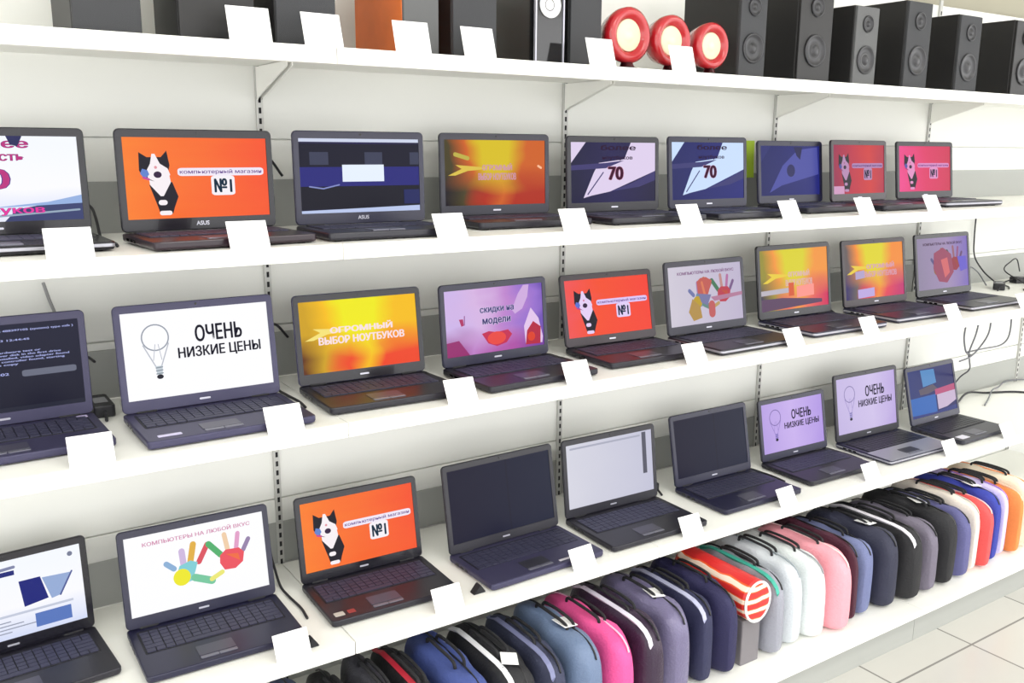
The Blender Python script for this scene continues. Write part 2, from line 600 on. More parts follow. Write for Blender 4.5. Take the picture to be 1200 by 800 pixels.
def art_photo(w, h, bg):
    a = Art(w, h, bg)
    a.poly([(0.0, 0.0), (0.0, 0.42), (0.55, 0.42), (0.55, 0.0)], (32, 96, 178))
    a.poly([(0.28, 0.98), (0.58, 0.96), (0.60, 0.66), (0.30, 0.62)], (72, 132, 190))
    a.poly([(0.20, 0.58), (0.52, 0.64), (0.62, 0.52), (0.40, 0.46), (0.22, 0.46)], (84, 74, 92))
    a.poly([(0.55, 0.52), (1.0, 0.56), (1.0, 0.42), (0.55, 0.40)], (180, 70, 116))
    a.poly([(0.58, 0.40), (1.0, 0.42), (1.0, 0.20), (0.78, 0.10), (0.58, 0.08)], (196, 176, 204))
    a.poly([(0.0, 0.0), (1.0, 0.0), (1.0, 0.10), (0.5, 0.04), (0.0, 0.06)], (30, 44, 120))
    return a

def art_blank(w, h, bg):
    return Art(w, h, bg)

# ------------------------------------------------------------------ laptop
BODY = {
    'black': mat('laptop_black', (31, 30, 40), 0.34, bump=0.05, bscale=900),
    'slate': mat('laptop_slate', (60, 58, 86), 0.40, 0.2, bump=0.05, bscale=900),
    'navy': mat('laptop_navy', (29, 29, 54), 0.32),
    'glossy': mat('laptop_gloss_black', (22, 21, 30), 0.18, coat=0.2, spec=0.35),
    'maroon': mat('laptop_maroon', (38, 24, 34), 0.28),
    'grey': mat('laptop_grey', (54, 54, 64), 0.38, 0.3),
    'silver': mat('laptop_silver', (170, 170, 180), 0.34, 0.5),
    'white': mat('laptop_white', (214, 208, 222), 0.4),
}
KEY = mat('key_plastic', (54, 54, 76), 0.5)
KEYD = mat('key_plastic_dark', (34, 34, 44), 0.42)
WELL = mat('keyboard_well', (26, 26, 34), 0.6)
PAD = mat('touchpad_plastic', (70, 69, 84), 0.3)
BTN = mat('touchpad_button', (120, 120, 132), 0.3, 0.4)
RUB = mat('rubber_black', (24, 24, 28), 0.7)
BRS = mat('badge_metal', (190, 190, 202), 0.3, 0.6)
LENS = mat('lens_black', (8, 8, 12), 0.08)

def make_laptop(X, Y, rot, W, H, t, zs, body, lid, bezel, art, label, D=None, strip=None, stickers=(), badge=None, palm=None, keys=KEY, group=None, thick=0.021):
    """X, Y: middle of the hinge line; Y grows towards the wall"""
    D = D or 0.655 * W
    ox = X + math.sin(rot) * D / 2
    oy = Y - math.cos(rot) * D / 2
    root = empty('laptop', (ox, oy, zs), rot, label, 'laptop', group)
    T = thick
    bm = bmesh.new()
    slab(bm, W, D, 0.012, 0.003, T, 0.003, chb=0.006)
    base = link_mesh('base', bm, BODY[body], root)
    # rubber feet are part of the base's own underside
    bm = bmesh.new()
    for sx in (-1, 1):
        for sy in (-1, 1):
            slab(bm, 0.018, 0.010, 0.004, 0.0, 0.0035, 0.0008, cx=sx * (W / 2 - 0.03), cy=sy * (D / 2 - 0.025))
    link_mesh('rubber_feet', bm, RUB, base)
    if strip:
        bm = bmesh.new()
        slab(bm, W + 0.001, D + 0.001, 0.0125, T * 0.45, T * 0.80, 0.0015)
        link_mesh('edge_trim', bm, BODY[strip], base)['label'] = 'light metallic edge trim'
    if palm:
        bm = bmesh.new()
        slab(bm, W - 0.006, D * 0.42, 0.008, T - 0.0005, T + 0.0008, 0.0006, cy=-D / 2 + D * 0.21 + 0.003)
        link_mesh('palm_rest', bm, BODY[palm], base)['label'] = 'light silver palm rest'
    # keyboard
    kw, kd = W - 0.045, D * 0.44
    ky = D * 0.155
    bm = bmesh.new()
    slab(bm, kw + 0.008, kd + 0.008, 0.004, T - 0.001, T + 0.0006, 0.0004, cy=ky, mi=0)
    rows, cols = 6, 15
    px_, py_ = kw / cols, kd / rows
    for r in range(rows):
        y0 = ky - kd / 2 + r * py_
        c = 0
        while c < cols:
            span = 1
            if r == 0 and c == 4:
                span = 5
            elif r in (1, 2, 3) and c == 0:
                span = 2 if r == 1 else 1
            elif r in (1, 2, 3) and c == cols - 2:
                span = 2
            x0 = -kw / 2 + c * px_
            g = 0.0013
            box(bm, x0 + g, x0 + span * px_ - g, y0 + g, y0 + py_ * (0.75 if r == 5 else 1) - g, T + 0.0003, T + 0.0028, mi=1)
            c += span
    link_mesh('keyboard', bm, [WELL, keys], base)
    bm = bmesh.new()
    slab(bm, 0.085, 0.045, 0.003, T - 0.001, T + 0.0012 + (0.0006 if palm else 0), 0.0004, cx=-0.02, cy=-D / 2 + 0.054)
    tp = link_mesh('touchpad', bm, PAD if not palm else BODY['grey'], base)
    bm = bmesh.new()
    for s in (-1, 1):
        slab(bm, 0.041, 0.010, 0.002, T - 0.001, T + 0.002, 0.0004, cx=-0.02 + s * 0.0215, cy=-D / 2 + 0.022)
    link_mesh('touchpad_button', bm, BTN, tp)
    # ports on the left flank
    bm = bmesh.new()
    for k, yy in enumerate((D / 2 - 0.05, D / 2 - 0.075, D / 2 - 0.097)):
        w_ = (0.016, 0.014, 0.014)[k]
        box(bm, -W / 2 - 0.0006, -W / 2 + 0.002, yy - w_ / 2, yy + w_ / 2, 0.008, 0.0145)
    link_mesh('port', bm, LENS, base)
    for k, (sx, sy, sw, sh, sc) in enumerate(stickers):
        bm = bmesh.new()
        slab(bm, sw, sh, 0.002, T + 0.0002, T + 0.0014, 0.0003, cx=sx * W, cy=-D / 2 + sy)
        link_mesh('sticker', bm, mat('sticker_%d_%d_%d' % sc, sc, 0.35), base)['label'] = 'small square sticker on the palm rest'
    # hinges
    for s in (-1, 1):
        bm = bmesh.new()
        tube(bm, [(s * W * 0.36 - 0.022, D / 2 - 0.006, T + 0.001), (s * W * 0.36 + 0.022, D / 2 - 0.006, T + 0.001)], 0.0065, 12, sm=False)
        link_mesh('hinge', bm, RUB, base)
    # lid (upright, hinge at its lower edge)
    up = lambda p: Vector((p.x, p.z, p.y))     # plate drawn in XY stands up in XZ; its thickness runs along Y
    bm = bmesh.new()
    slab(bm, W, H, 0.012, 0.0, 0.008, 0.0025, cy=H / 2, tf=up)
    bmesh.ops.recalc_face_normals(bm, faces=bm.faces)
    lo = link_mesh('lid', bm, BODY[lid], root, loc=(0, D / 2 - 0.010, T + 0.001), rot=(-t, 0, 0))
    sw = W - 0.030
    sh = H - 0.046 if H > 0.2 else H - 0.04
    scz = 0.028 + sh / 2
    # bezel ring
    bm = bmesh.new()
    outer, inner = rr(W - 0.004, H - 0.004, 0.010, cx=0, cy=H / 2), rr(sw, sh, 0.002, cx=0, cy=scz)
    n = len(outer)
    yo, yi = -0.0018, -0.0012
    vo = [bm.verts.new((x, yo, z)) for x, z in outer]
    vi = [bm.verts.new((x, yo, z)) for x, z in inner]
    vb = [bm.verts.new((x, 0.0005, z)) for x, z in outer]
    vd = [bm.verts.new((x, 0.0005, z)) for x, z in inner]
    for i in range(n):
        j = (i + 1) % n
        bm.faces.new((vo[i], vo[j], vi[j], vi[i]))
        bm.faces.new((vb[i], vb[j], vo[j], vo[i]))
        bm.faces.new((vi[i], vi[j], vd[j], vd[i]))
    bmesh.ops.recalc_face_normals(bm, faces=bm.faces)
    bz = link_mesh('bezel', bm, BODY[bezel], lo)
    if bezel != lid:
        bz['label'] = 'screen surround of a different shade from the lid'
    # display pane with its picture
    a = art(sw - 0.001, sh - 0.001)
    bm = bmesh.new()
    mats = []
    a.build(bm, 0, scz, -0.0003, mats)
    link_mesh('screen', bm, mats, lo)['label'] = 'lit display pane'
    bm = bmesh.new()
    lathe(bm, [(0.0002, -0.0004), (0.0028, -0.0004), (0.0028, 0.0006), (0.0002, 0.0008)], 14, tf=lambda p: Vector((p.x, -0.0019 - p.z, H - 0.0085 + p.y)))
    bmesh.ops.recalc_face_normals(bm, faces=bm.faces)
    link_mesh('webcam', bm, LENS, lo)
    bm = bmesh.new()
    if badge:
        vs, fs, bb = text_tris(badge, 0.02)
        k = 0.030 / (bb[2] - bb[0])
        bv = [bm.verts.new(((v[0] - (bb[0] + bb[2]) / 2) * k, -0.0022, 0.011 + (v[1] - bb[1]) * k)) for v in vs]
        for q in fs:
            bm.faces.new([bv[i] for i in q])
        bmesh.ops.recalc_face_normals(bm, faces=bm.faces)
        ex = bmesh.ops.extrude_face_region(bm, geom=bm.faces[:])
        bmesh.ops.translate(bm, verts=[v for v in ex['geom'] if isinstance(v, bmesh.types.BMVert)], vec=(0, 0.0006, 0))
    else:
        slab(bm, 0.026, 0.0045, 0.002, 0, 0.0007, 0.0002, cy=0.014, tf=lambda p: Vector((p.x, -0.0017 - p.z, p.y)))
    bmesh.ops.recalc_face_normals(bm, faces=bm.faces)
    link_mesh('logo', bm, BRS, lo)
    return root

# ------------------------------------------------------------------ shelf levels
ZB = [1.8638, 1.4435, 1.0281, 0.4713]         # undersides of the four shelves
TH = 0.035
ZT = [z + TH for z in ZB]
DEP = 0.525
LEVEL = ['top', 'second', 'third', 'lowest']

WHITE = mat('shelf_white_enamel', (246, 246, 240), 0.45, bump=0.02, bscale=300)
WALLP = mat('back_panel_white', (236, 237, 232), 0.6, bump=0.03, bscale=200)
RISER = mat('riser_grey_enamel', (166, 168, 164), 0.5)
STEEL = mat('slotted_steel', (196, 196, 192), 0.45, 0.2)
DARK = mat('slot_dark', (30, 30, 32), 0.9)
SEAM = mat('seam_grey', (150, 150, 146), 0.8)
PAPER = mat('card_white', (250, 250, 250), 0.6)
CLIP = mat('card_holder_clear', (236, 238, 240), 0.2)
CABLE = mat('cable_black', (28, 28, 34), 0.45)
CABG = mat('cable_grey', (110, 112, 118), 0.5)

# ------------------------------------------------------------------ setting
def struct(name, bm, m, label=None):
    o = link_mesh(name, bm, m)
    o['kind'] = 'structure'
    return o

bm = bmesh.new()
box(bm, -3.5, 8.5, -7.0, 0.30, -0.06, 0.0)
m = mat('floor_tile', (196, 194, 188), 0.25, var=0.06, bscale=6)
nt = m.node_tree
br = nt.nodes.new('ShaderNodeTexBrick')
br.offset = 0.0
br.inputs['Scale'].default_value = 1.0
br.inputs['Brick Width'].default_value = 0.45
br.inputs['Row Height'].default_value = 0.45
br.inputs['Mortar Size'].default_value = 0.004
br.inputs['Color1'].default_value = rgb((200, 198, 192))
br.inputs['Color2'].default_value = rgb((190, 189, 184))
br.inputs['Mortar'].default_value = rgb((130, 128, 124))
tcn = [n for n in nt.nodes if n.type == 'TEX_COORD'][0]
nt.links.new(tcn.outputs['Object'], br.inputs['Vector'])
nt.links.new(br.outputs['Color'], nt.nodes['Principled BSDF'].inputs['Base Color'])
struct('floor', bm, m)

bm = bmesh.new()
box(bm, -3.5, 8.5, 0.06, 0.16, 0, 3.1)
struct('wall_back', bm, mat('wall_dimmed_olive_grey', (168, 164, 146), 0.8, bump=0.05, bscale=80))  # olive grey puts the weaker light above the panels into the wall colour
bm = bmesh.new()
box(bm, -3.5, 8.5, -7.0, 0.30, 3.1, 3.2)
struct('ceiling', bm, mat('ceiling_white', (240, 240, 236), 0.8))

# white back panels, one sheet per bay, with a horizontal seam; grey riser strip above each shelf
for i in range(-2, 7):
    bm = bmesh.new()
    for z0, z1 in ((0.0, 0.7), (0.704, 1.206), (1.21, 1.7065), (1.7095, 2.30)):
        box(bm, i + 0.002, i + 0.998, 0.0, 0.012, z0, z1, bev=0.0012, seg=1)
    box(bm, i, i + 1, 0.010, 0.02, 0.0, 2.30)
    struct('trim_%d' % (i + 3), bm, WALLP)
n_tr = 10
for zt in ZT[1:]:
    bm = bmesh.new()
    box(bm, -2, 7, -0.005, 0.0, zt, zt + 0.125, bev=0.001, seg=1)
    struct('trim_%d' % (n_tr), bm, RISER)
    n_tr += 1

# slotted uprights
ordn = ['leftmost', 'second', 'third', 'fourth', 'fifth', 'sixth']
for i in range(0, 6):
    bm = bmesh.new()
    box(bm, i - 0.009, i + 0.009, -0.010, 0.0, 0.0, 2.32, mi=0, bev=0.001, seg=1)
    z = 0.10
    while z < 2.28:
        box(bm, i - 0.0035, i + 0.0035, -0.0104, -0.009, z, z + 0.015, mi=1)
        z += 0.027
    o = link_mesh('slotted_upright', bm, [STEEL, DARK])
    lab = ['slotted steel upright left of the laptop showing a command screen', 'slotted steel upright rising behind the white light bulb laptop',
           'slotted steel upright above the purple lips laptop and the laptop marked 70', 'slotted steel upright behind the dark blue beam laptop, near the lime note',
           'slotted steel upright between the two far right laptops of the second shelf', 'slotted steel upright at the far right beyond the last laptop'][i]
    tag(o, lab, 'shelf upright', 'slotted uprights of the wall rack')

# shelves: one board per bay and level, with front lip and two brackets
bayname = ['far left', 'left', 'middle left', 'middle right', 'right', 'far right']
for lv in range(4):
    for i in range(-1, 6):
        if i == -1 and lv < 2:
            continue
        nm = (['outermost left'] + bayname)[i + 1]
        r = empty('shelf', (i + 0.5, -DEP / 2, ZB[lv]), 0,
                  'white metal shelf board, %s shelf of the wall rack, %s bay' % (LEVEL[lv], nm), 'shelf', 'white shelf boards of the wall rack')
        g = 0.0012
        bm = bmesh.new()
        box(bm, -0.5 + g, 0.5 - g, -DEP / 2 + 0.004, DEP / 2 - 0.012, TH - 0.006, TH, bev=0.0015)
        link_mesh('board', bm, WHITE, r)
        bm = bmesh.new()
        box(bm, -0.5 + g, 0.5 - g, -DEP / 2, -DEP / 2 + 0.006, 0.0, TH, bev=0.0018)
        box(bm, -0.5 + g, 0.5 - g, -DEP / 2 + 0.005, -DEP / 2 + 0.022, 0.0, 0.003)
        link_mesh('front_lip', bm, WHITE, r)
        for s in (-1, 1):
            bm = bmesh.new()
            x = s * 0.4935
            pr = [(DEP / 2 - 0.013, TH - 0.008), (DEP / 2 - 0.24, TH - 0.008), (DEP / 2 - 0.24, TH - 0.020), (DEP / 2 - 0.030, -0.048), (DEP / 2 - 0.013, -0.056)]
            va = [bm.verts.new((x - 0.0015, y, z)) for y, z in pr]
            vb = [bm.verts.new((x + 0.0015, y, z)) for y, z in pr]
            bm.faces.new(va)
            bm.faces.new(list(reversed(vb)))
            for k in range(5):
                bm.faces.new((va[k], vb[k], vb[(k + 1) % 5], va[(k + 1) % 5]))
            bmesh.ops.recalc_face_normals(bm, faces=bm.faces)
            link_mesh('bracket', bm, WHITE, r)

# bottom deck that carries the bags
DZ = 0.13
DF = -0.80
for i in range(-1, 4):
    r = empty('deck', (i + 0.5, DF / 2, 0), 0, 'white bottom deck panel under the laptop bags, %s' % ['outermost left', 'far left bay', 'left bay', 'middle bay', 'right bay'][i + 1], 'deck', 'bottom deck panels')
    bm = bmesh.new()
    box(bm, -0.499, 0.499, DF / 2, -DF / 2 - 0.012, DZ - 0.02, DZ, bev=0.002)
    link_mesh('panel', bm, WHITE, r)
    bm = bmesh.new()
    box(bm, -0.499, 0.499, DF / 2 + 0.03, DF / 2 + 0.045, 0, DZ - 0.021, bev=0.001)
    link_mesh('kick_plate', bm, RISER, r)
r = empty('deck', (4.5, DF / 2 + 0.05, 0), 0, 'empty white bottom deck panel beyond the end of the bags, far right', 'deck', 'bottom deck panels')
bm = bmesh.new()
box(bm, -0.499, 0.499, DF / 2, -DF / 2 - 0.06, DZ - 0.02, DZ, bev=0.002)
link_mesh('panel', bm, WHITE, r)
bm = bmesh.new()
box(bm, -0.499, 0.499, DF / 2 + 0.03, DF / 2 + 0.045, 0, DZ - 0.021, bev=0.001)
link_mesh('kick_plate', bm, RISER, r)

# ------------------------------------------------------------------ laptops
OR = lambda: screen_mat('display_orange', orange_bg((250, 128, 46), (248, 112, 44), (246, 84, 44)))
ORR = lambda: screen_mat('display_red_orange', orange_bg((240, 84, 84), (244, 78, 44), (244, 66, 50)))
RD = lambda: screen_mat('display_red', flat_grad([(0, (150, 28, 70)), (0.35, (186, 34, 60)), (0.7, (206, 44, 44)), (1, (176, 30, 60))]))
PK = lambda: screen_mat('display_pink', flat_grad([(0, (236, 70, 140)), (0.5, (222, 50, 100)), (1, (206, 44, 80))]))
SUN1 = lambda: screen_mat('display_sunset_bright', sunset((96, 44, 10), (206, 160, 24), (246, 190, 16), (240, 234, 14), (238, 70, 34)))
SUN0 = lambda: screen_mat('display_sunset_dim', sunset((22, 14, 26), (70, 62, 30), (206, 96, 30), (216, 190, 24), (176, 44, 20)))
SUN2 = lambda: screen_mat('display_sunset_pink', sunset((52, 48, 78), (150, 140, 50), (240, 150, 60), (218, 208, 40), (236, 110, 90), (206, 30, 90)))
SUN3 = lambda: screen_mat('display_sunset_violet', sunset((42, 28, 100), (100, 90, 90), (240, 140, 50), (222, 210, 30), (226, 64, 84), (190, 36, 110)))
WH = lambda: screen_mat('display_white', col=(252, 252, 255))
LAV = lambda: screen_mat('display_lavender', flat_grad([(0, (182, 158, 226)), (0.5, (200, 176, 236)), (1, (176, 150, 226))]))
LAV2 = lambda: screen_mat('display_lilac', flat_grad([(0, (196, 182, 226)), (0.6, (206, 192, 232)), (1, (186, 166, 222))]))
GRW = lambda: screen_mat('display_grey_white', flat_grad([(0, (206, 200, 214)), (1, (188, 178, 204))]))
GRV = lambda: screen_mat('display_grey_violet', flat_grad([(0, (140, 128, 158)), (0.6, (156, 136, 176)), (1, (120, 100, 180))]))
NVY = lambda: screen_mat('display_navy', flat_grad([(0, (24, 22, 58)), (0.5, (34, 28, 80)), (1, (30, 26, 62))]))
NVB = lambda: screen_mat('display_navy_blue', flat_grad([(0, (30, 34, 96)), (1, (34, 38, 120))]))
NAV = lambda: screen_mat('display_night', flat_grad([(0, (20, 20, 40)), (1, (26, 28, 52))], 1))
OFF = lambda: screen_mat('display_off', flat_grad([(0, (22, 20, 44)), (1, (30, 34, 56))]))
BLU = lambda: screen_mat('display_blue', flat_grad([(0, (22, 40, 110)), (1, (24, 24, 92))]))
PUR = lambda: screen_mat('display_purple', purple)
PALE = lambda: screen_mat('display_pale', flat_grad([(0, (214, 214, 226)), (1, (196, 196, 216))]))
WB = lambda: screen_mat('display_white_blue', flat_grad([(0, (214, 222, 248)), (0.4, (250, 250, 255)), (1, (244, 248, 255))], 1))

G1, G2, G3 = 'laptops on the second shelf', 'laptops on the third shelf', 'laptops on the lowest shelf'
A = ZT[1]
B = ZT[2]
C = ZT[3]
ST = lambda *q: q
def cat_red(w, h):
    a = art_cat(w, h, ORR(), (0.92, 0.86, 1.0))
    return a
def cat_dim(w, h):
    a = art_cat(w, h, RD(), (0.72, 0.55, 0.72))
    a.rect(0.0, 0.0, 0.2, 0.16, (206, 150, 190))
    return a
def cat_pink(w, h):
    return art_cat(w, h, PK(), (0.9, 0.6, 0.8))
def sale_dim(w, h):
    a = art_sale(w, h, SUN0(), ('ОГРОМНЫЙ', 'ВЫБОР НОУТБУКОВ'), (206, 150, 170), (0.9, 0.85, 0.6), (0.36, 0.66))
    a.stroke(0.10, 0.78, 0.22, 0.72, 0.035, (190, 176, 70))
    a.stroke(0.93, 0.60, 0.96, 0.57, 0.020, (250, 190, 150))
    return a
def sale_pink(w, h):
    a = art_sale(w, h, SUN2(), ('ОГРОМНЫЙ', 'ВЫБОР НОУТБУКОВ'), (222, 180, 180), (0.95, 0.9, 0.5), (0.40, 0.72))
    a.poly([(0.0, 0.34), (0.42, 0.36), (0.42, 0.28), (0.0, 0.26)], (186, 180, 190))  # grey reflection drawn into the screen picture
    a.poly([(0.52, 0.37), (0.78, 0.39), (0.78, 0.20), (0.52, 0.18)], (250, 150, 140))
    a.poly([(0.0, 0.20), (0.3, 0.20), (0.9, 0.12), (0.9, 0.06), (0.0, 0.0)], (92, 66, 96))
    a.rect(0.40, 0.22, 0.48, 0.44, (216, 90, 50))
    return a
def sale_violet(w, h):
    a = art_sale(w, h, SUN3(), ('ОГРОМНЫЙ', 'ВЫБОР НОУТБУКОВ'), (214, 160, 180), (0.95, 0.9, 0.5), (0.36, 0.84))
    a.poly([(0.17, 0.50), (0.32, 0.52), (0.32, 0.38), (0.17, 0.36)], (176, 160, 200))
    a.poly([(0.20, 0.17), (0.48, 0.19), (0.48, 0.03), (0.20, 0.01)], (186, 166, 222))
    return a
def hands_dim(w, h):
    a = art_hands(w, h, GRW(), (0.78, 0.66, 0.78), (150, 100, 150))
    a.poly([(0.37, 0.72), (0.42, 0.78), (0.50, 0.79), (0.58, 0.72), (0.52, 0.5), (0.46, 0.42), (0.38, 0.50)], (190, 88, 80))
    a.stroke(0.44, 0.70, 0.47, 0.50, 0.03, (214, 120, 84))
    a.poly([(0.30, 0.44), (0.40, 0.30), (0.42, 0.10), (0.30, 0.06), (0.24, 0.22)], (176, 140, 70))
    a.poly([(0.38, 0.52), (0.56, 0.48), (0.50, 0.30), (0.42, 0.36)], (116, 116, 160))
    a.poly([(0.55, 0.44), (1.0, 0.48), (1.0, 0.42), (0.60, 0.36)], (176, 120, 150))
    a.stroke(0.56, 0.16, 0.56, 0.30, 0.09, (190, 90, 90))
    return a
def hands_far(w, h):
    a = art_hands(w, h, GRV(), (0.62, 0.44, 0.60), (96, 56, 86))
    a.poly([(0.32, 0.70), (0.50, 0.80), (0.66, 0.66), (0.70, 0.30), (0.56, 0.10), (0.40, 0.14), (0.30, 0.40)], (150, 62, 92))
    a.poly([(0.45, 0.56), (0.58, 0.60), (0.62, 0.30), (0.52, 0.20)], (206, 96, 100))
    a.poly([(0.78, 0.60), (0.96, 0.60), (0.98, 0.34), (0.84, 0.30)], (96, 82, 196))
    return a
def window_only(w, h):
    a = Art(w, h, PALE())
    a.rect(0.88, 0.30, 0.93, 0.98, (90, 90, 104))
    a.rect(0.04, 0.92, 0.86, 0.95, (170, 172, 190))
    a.text('рабочий стол', 0.08, 0.40, 0.40, 0.46, (120, 124, 150), 0.02) if False else None
    return a
def dark_screen(w, h):
    a = Art(w, h, OFF())
    a.rect(0.55, 0.0, 0.57, 1.0, (26, 26, 46))
    return a

LAPS = [
    # row on the second shelf
    (0.353, -0.188, 0.017, 0.375, 0.226, 0.04, A, 'glossy', 'glossy', 'glossy', lambda w, h: art_poster70(w, h, WB()),
     'black laptop with white screen and pink numbers, leftmost on the second shelf', G1, dict(strip='silver')),
    (0.766, -0.253, 0.072, 0.359, 0.226, 0.035, A, 'maroon', 'glossy', 'glossy', lambda w, h: art_cat(w, h, OR()),  # maroon base colour holds the reddish streak reflected in a dark base
     'black laptop with bright orange cat screen on the second shelf', G1, dict(badge='ASUS', stickers=())),
    (1.165, -0.265, -0.012, 0.354, 0.228, 0.036, A, 'black', 'navy', 'navy', lambda w, h: art_bars(w, h, NVY()),
     'dark navy laptop showing a small white box between two white bars', G1, dict(badge='ASUS', D=0.222)),
    (1.631, -0.168, -0.048, 0.363, 0.23, 0.039, A, 'black', 'grey', 'grey', sale_dim,
     'grey framed laptop with dim yellow and brown sunset screen on the second shelf', G1, dict()),
    (2.031, -0.218, -0.028, 0.358, 0.227, 0.055, A, 'black', 'black', 'black', lambda w, h: art_seventy(w, h, NVY(), (1, 0.97, 1)),
     'black laptop with large 70 on a violet and grey screen, left of its brighter twin', G1, dict()),
    (2.43, -0.229, -0.006, 0.359, 0.231, 0.087, A, 'black', 'navy', 'navy', lambda w, h: art_seventy(w, h, NVB(), (0.96, 1.0, 1.04), (210, 222, 250)),
     'navy laptop with large 70 on a bluish white screen, beside the lime note', G1, dict()),
    (2.905, -0.175, 0.002, 0.351, 0.223, 0.106, A, 'black', 'navy', 'navy', lambda w, h: art_seventy(w, h, NVB(), mode='dark', low=(74, 78, 160), beam=(40, 44, 110)),
     'laptop with dark blue screen and pale diagonal beam, right of the lime note', G1, dict()),
    (3.262, -0.205, 0.039, 0.356, 0.229, 0.108, A, 'black', 'maroon', 'maroon', cat_dim,
     'laptop with dark red cat screen, second from the right on the second shelf', G1, dict()),
    (3.702, -0.199, -0.053, 0.359, 0.228, 0.123, A, 'grey', 'black', 'black', cat_pink,
     'black laptop with hot pink screen, farthest right on the second shelf', G1, dict(strip='silver')),
    # third shelf
    (0.326, -0.195, 0.028, 0.366, 0.24, 0.05, B, 'slate', 'slate', 'slate', lambda w, h: art_terminal(w, h, NAV()),
     'slate laptop with rows of white text on a black screen, leftmost on the third shelf', G2, dict(stickers=(ST(0.42, 0.21, 0.022, 0.018, (200, 190, 226)),))),
    (0.747, -0.251, 0.008, 0.373, 0.249, 0.144, B, 'slate', 'slate', 'slate', lambda w, h: art_bulb(w, h, WH()),
     'slate laptop with a pure white light bulb and ОЧЕНЬ screen, on the third shelf', G2, dict(stickers=(ST(-0.36, 0.030, 0.05, 0.014, (206, 200, 230)),))),
    (1.173, -0.23, -0.035, 0.361, 0.234, 0.148, B, 'black', 'slate', 'glossy', lambda w, h: art_sale(w, h, SUN1(), tc=(250, 226, 230)),
     'laptop with the brightest yellow and orange screen, left of the purple one', G2, dict()),
    (1.587, -0.244, 0.036, 0.372, 0.233, 0.099, B, 'black', 'navy', 'navy', lambda w, h: art_lips(w, h, PUR()),
     'laptop with purple and pink screen showing red lips', G2, dict()),
    (2.038, -0.221, -0.028, 0.364, 0.226, 0.204, B, 'black', 'black', 'maroon', cat_red,
     'laptop with red orange cat screen, right of the purple lips laptop', G2, dict()),
    (2.439, -0.249, 0.012, 0.377, 0.244, 0.16, B, 'black', 'grey', 'grey', hands_dim,
     'laptop with greyish screen of painted hands and grey frame, third shelf', G2, dict(strip='silver')),
    (2.93, -0.214, -0.018, 0.397, 0.268, 0.14, B, 'navy', 'glossy', 'glossy', sale_pink,
     'laptop with yellow and pink sunset screen crossed by painted grey reflection, right of the hands', G2, dict(strip='silver')),
    (3.421, -0.209, -0.037, 0.39, 0.263, 0.16, B, 'navy', 'glossy', 'maroon', sale_violet,
     'laptop with yellow sunset screen turning violet at its lower left corner', G2, dict(strip='silver')),
    (3.902, -0.207, -0.022, 0.391, 0.264, 0.164, B, 'black', 'glossy', 'glossy', hands_far,
     'laptop with dim violet screen of painted hands, farthest right on the third shelf', G2, dict(strip='silver')),
    # lowest laptop shelf
    (0.297, -0.150, 0.08, 0.36, 0.235, 0.10, C, 'black', 'glossy', 'glossy', lambda w, h: art_site(w, h, WB()),
     'black laptop with white page and dark blue shapes, leftmost on the lowest shelf', G3, dict()),
    (0.722, -0.21, -0.019, 0.373, 0.244, 0.18, C, 'navy', 'navy', 'navy', lambda w, h: art_hands(w, h, WH()),
     'navy laptop with white screen of two colourful hand prints, lowest shelf', G3, dict()),
    (1.164, -0.213, -0.031, 0.363, 0.237, 0.18, C, 'black', 'glossy', 'glossy', lambda w, h: art_cat(w, h, OR()),
     'black laptop with bright orange cat screen on the lowest shelf', G3, dict(stickers=(ST(-0.42, 0.03, 0.026, 0.02, (190, 184, 176)), ST(-0.33, 0.03, 0.02, 0.018, (150, 60, 60))))),
    (1.61, -0.26, 0.024, 0.40, 0.262, 0.18, C, 'slate', 'black', 'black', dark_screen,
     'wide slate laptop with dark screen beside the orange cat laptop, lowest shelf', G3, dict(D=0.232, palm='slate', stickers=(ST(0.2, 0.02, 0.07, 0.010, (210, 206, 214)),))),
    (2.049, -0.237, -0.017, 0.387, 0.254, 0.135, C, 'black', 'black', 'black', window_only,
     'black laptop with plain pale grey screen, middle of the lowest shelf', G3, dict()),
    (2.536, -0.221, -0.007, 0.379, 0.252, 0.2, C, 'navy', 'navy', 'navy', dark_screen,
     'laptop with blank dark navy screen, left of the two lilac bulb laptops', G3, dict()),
    (2.993, -0.208, -0.023, 0.372, 0.236, 0.183, C, 'black', 'black', 'navy', lambda w, h: art_bulb(w, h, LAV(), (0.80, 0.66, 1.0)),
     'laptop with violet light bulb and ОЧЕНЬ screen, left and lower of the two lilac ones', G3, dict()),
    (3.452, -0.208, -0.028, 0.403, 0.274, 0.165, C, 'navy', 'black', 'black', lambda w, h: art_bulb(w, h, LAV2(), (0.84, 0.74, 1.0)),
     'laptop with pale lilac light bulb screen and silver palm rest, lowest shelf', G3, dict(palm='silver', strip='silver', keys=KEYD)),
    (3.899, -0.232, 0.009, 0.371, 0.252, 0.247, C, 'grey', 'navy', 'navy', lambda w, h: art_photo(w, h, BLU()),
     'dark grey laptop with blue photo screen, farthest right on the lowest shelf', G3, dict(stickers=(ST(-0.36, 0.035, 0.055, 0.035, (226, 224, 236)),), keys=KEYD)),  # pale spot on the palm rest, drawn as a sticker
]
for (X, Y, rot, W, H, t, zs, body, lid, bez, art, lab, grp, kw) in LAPS:
    make_laptop(X, Y, rot, W, H, t, zs, body, lid, bez, art, lab, group=grp, **kw)

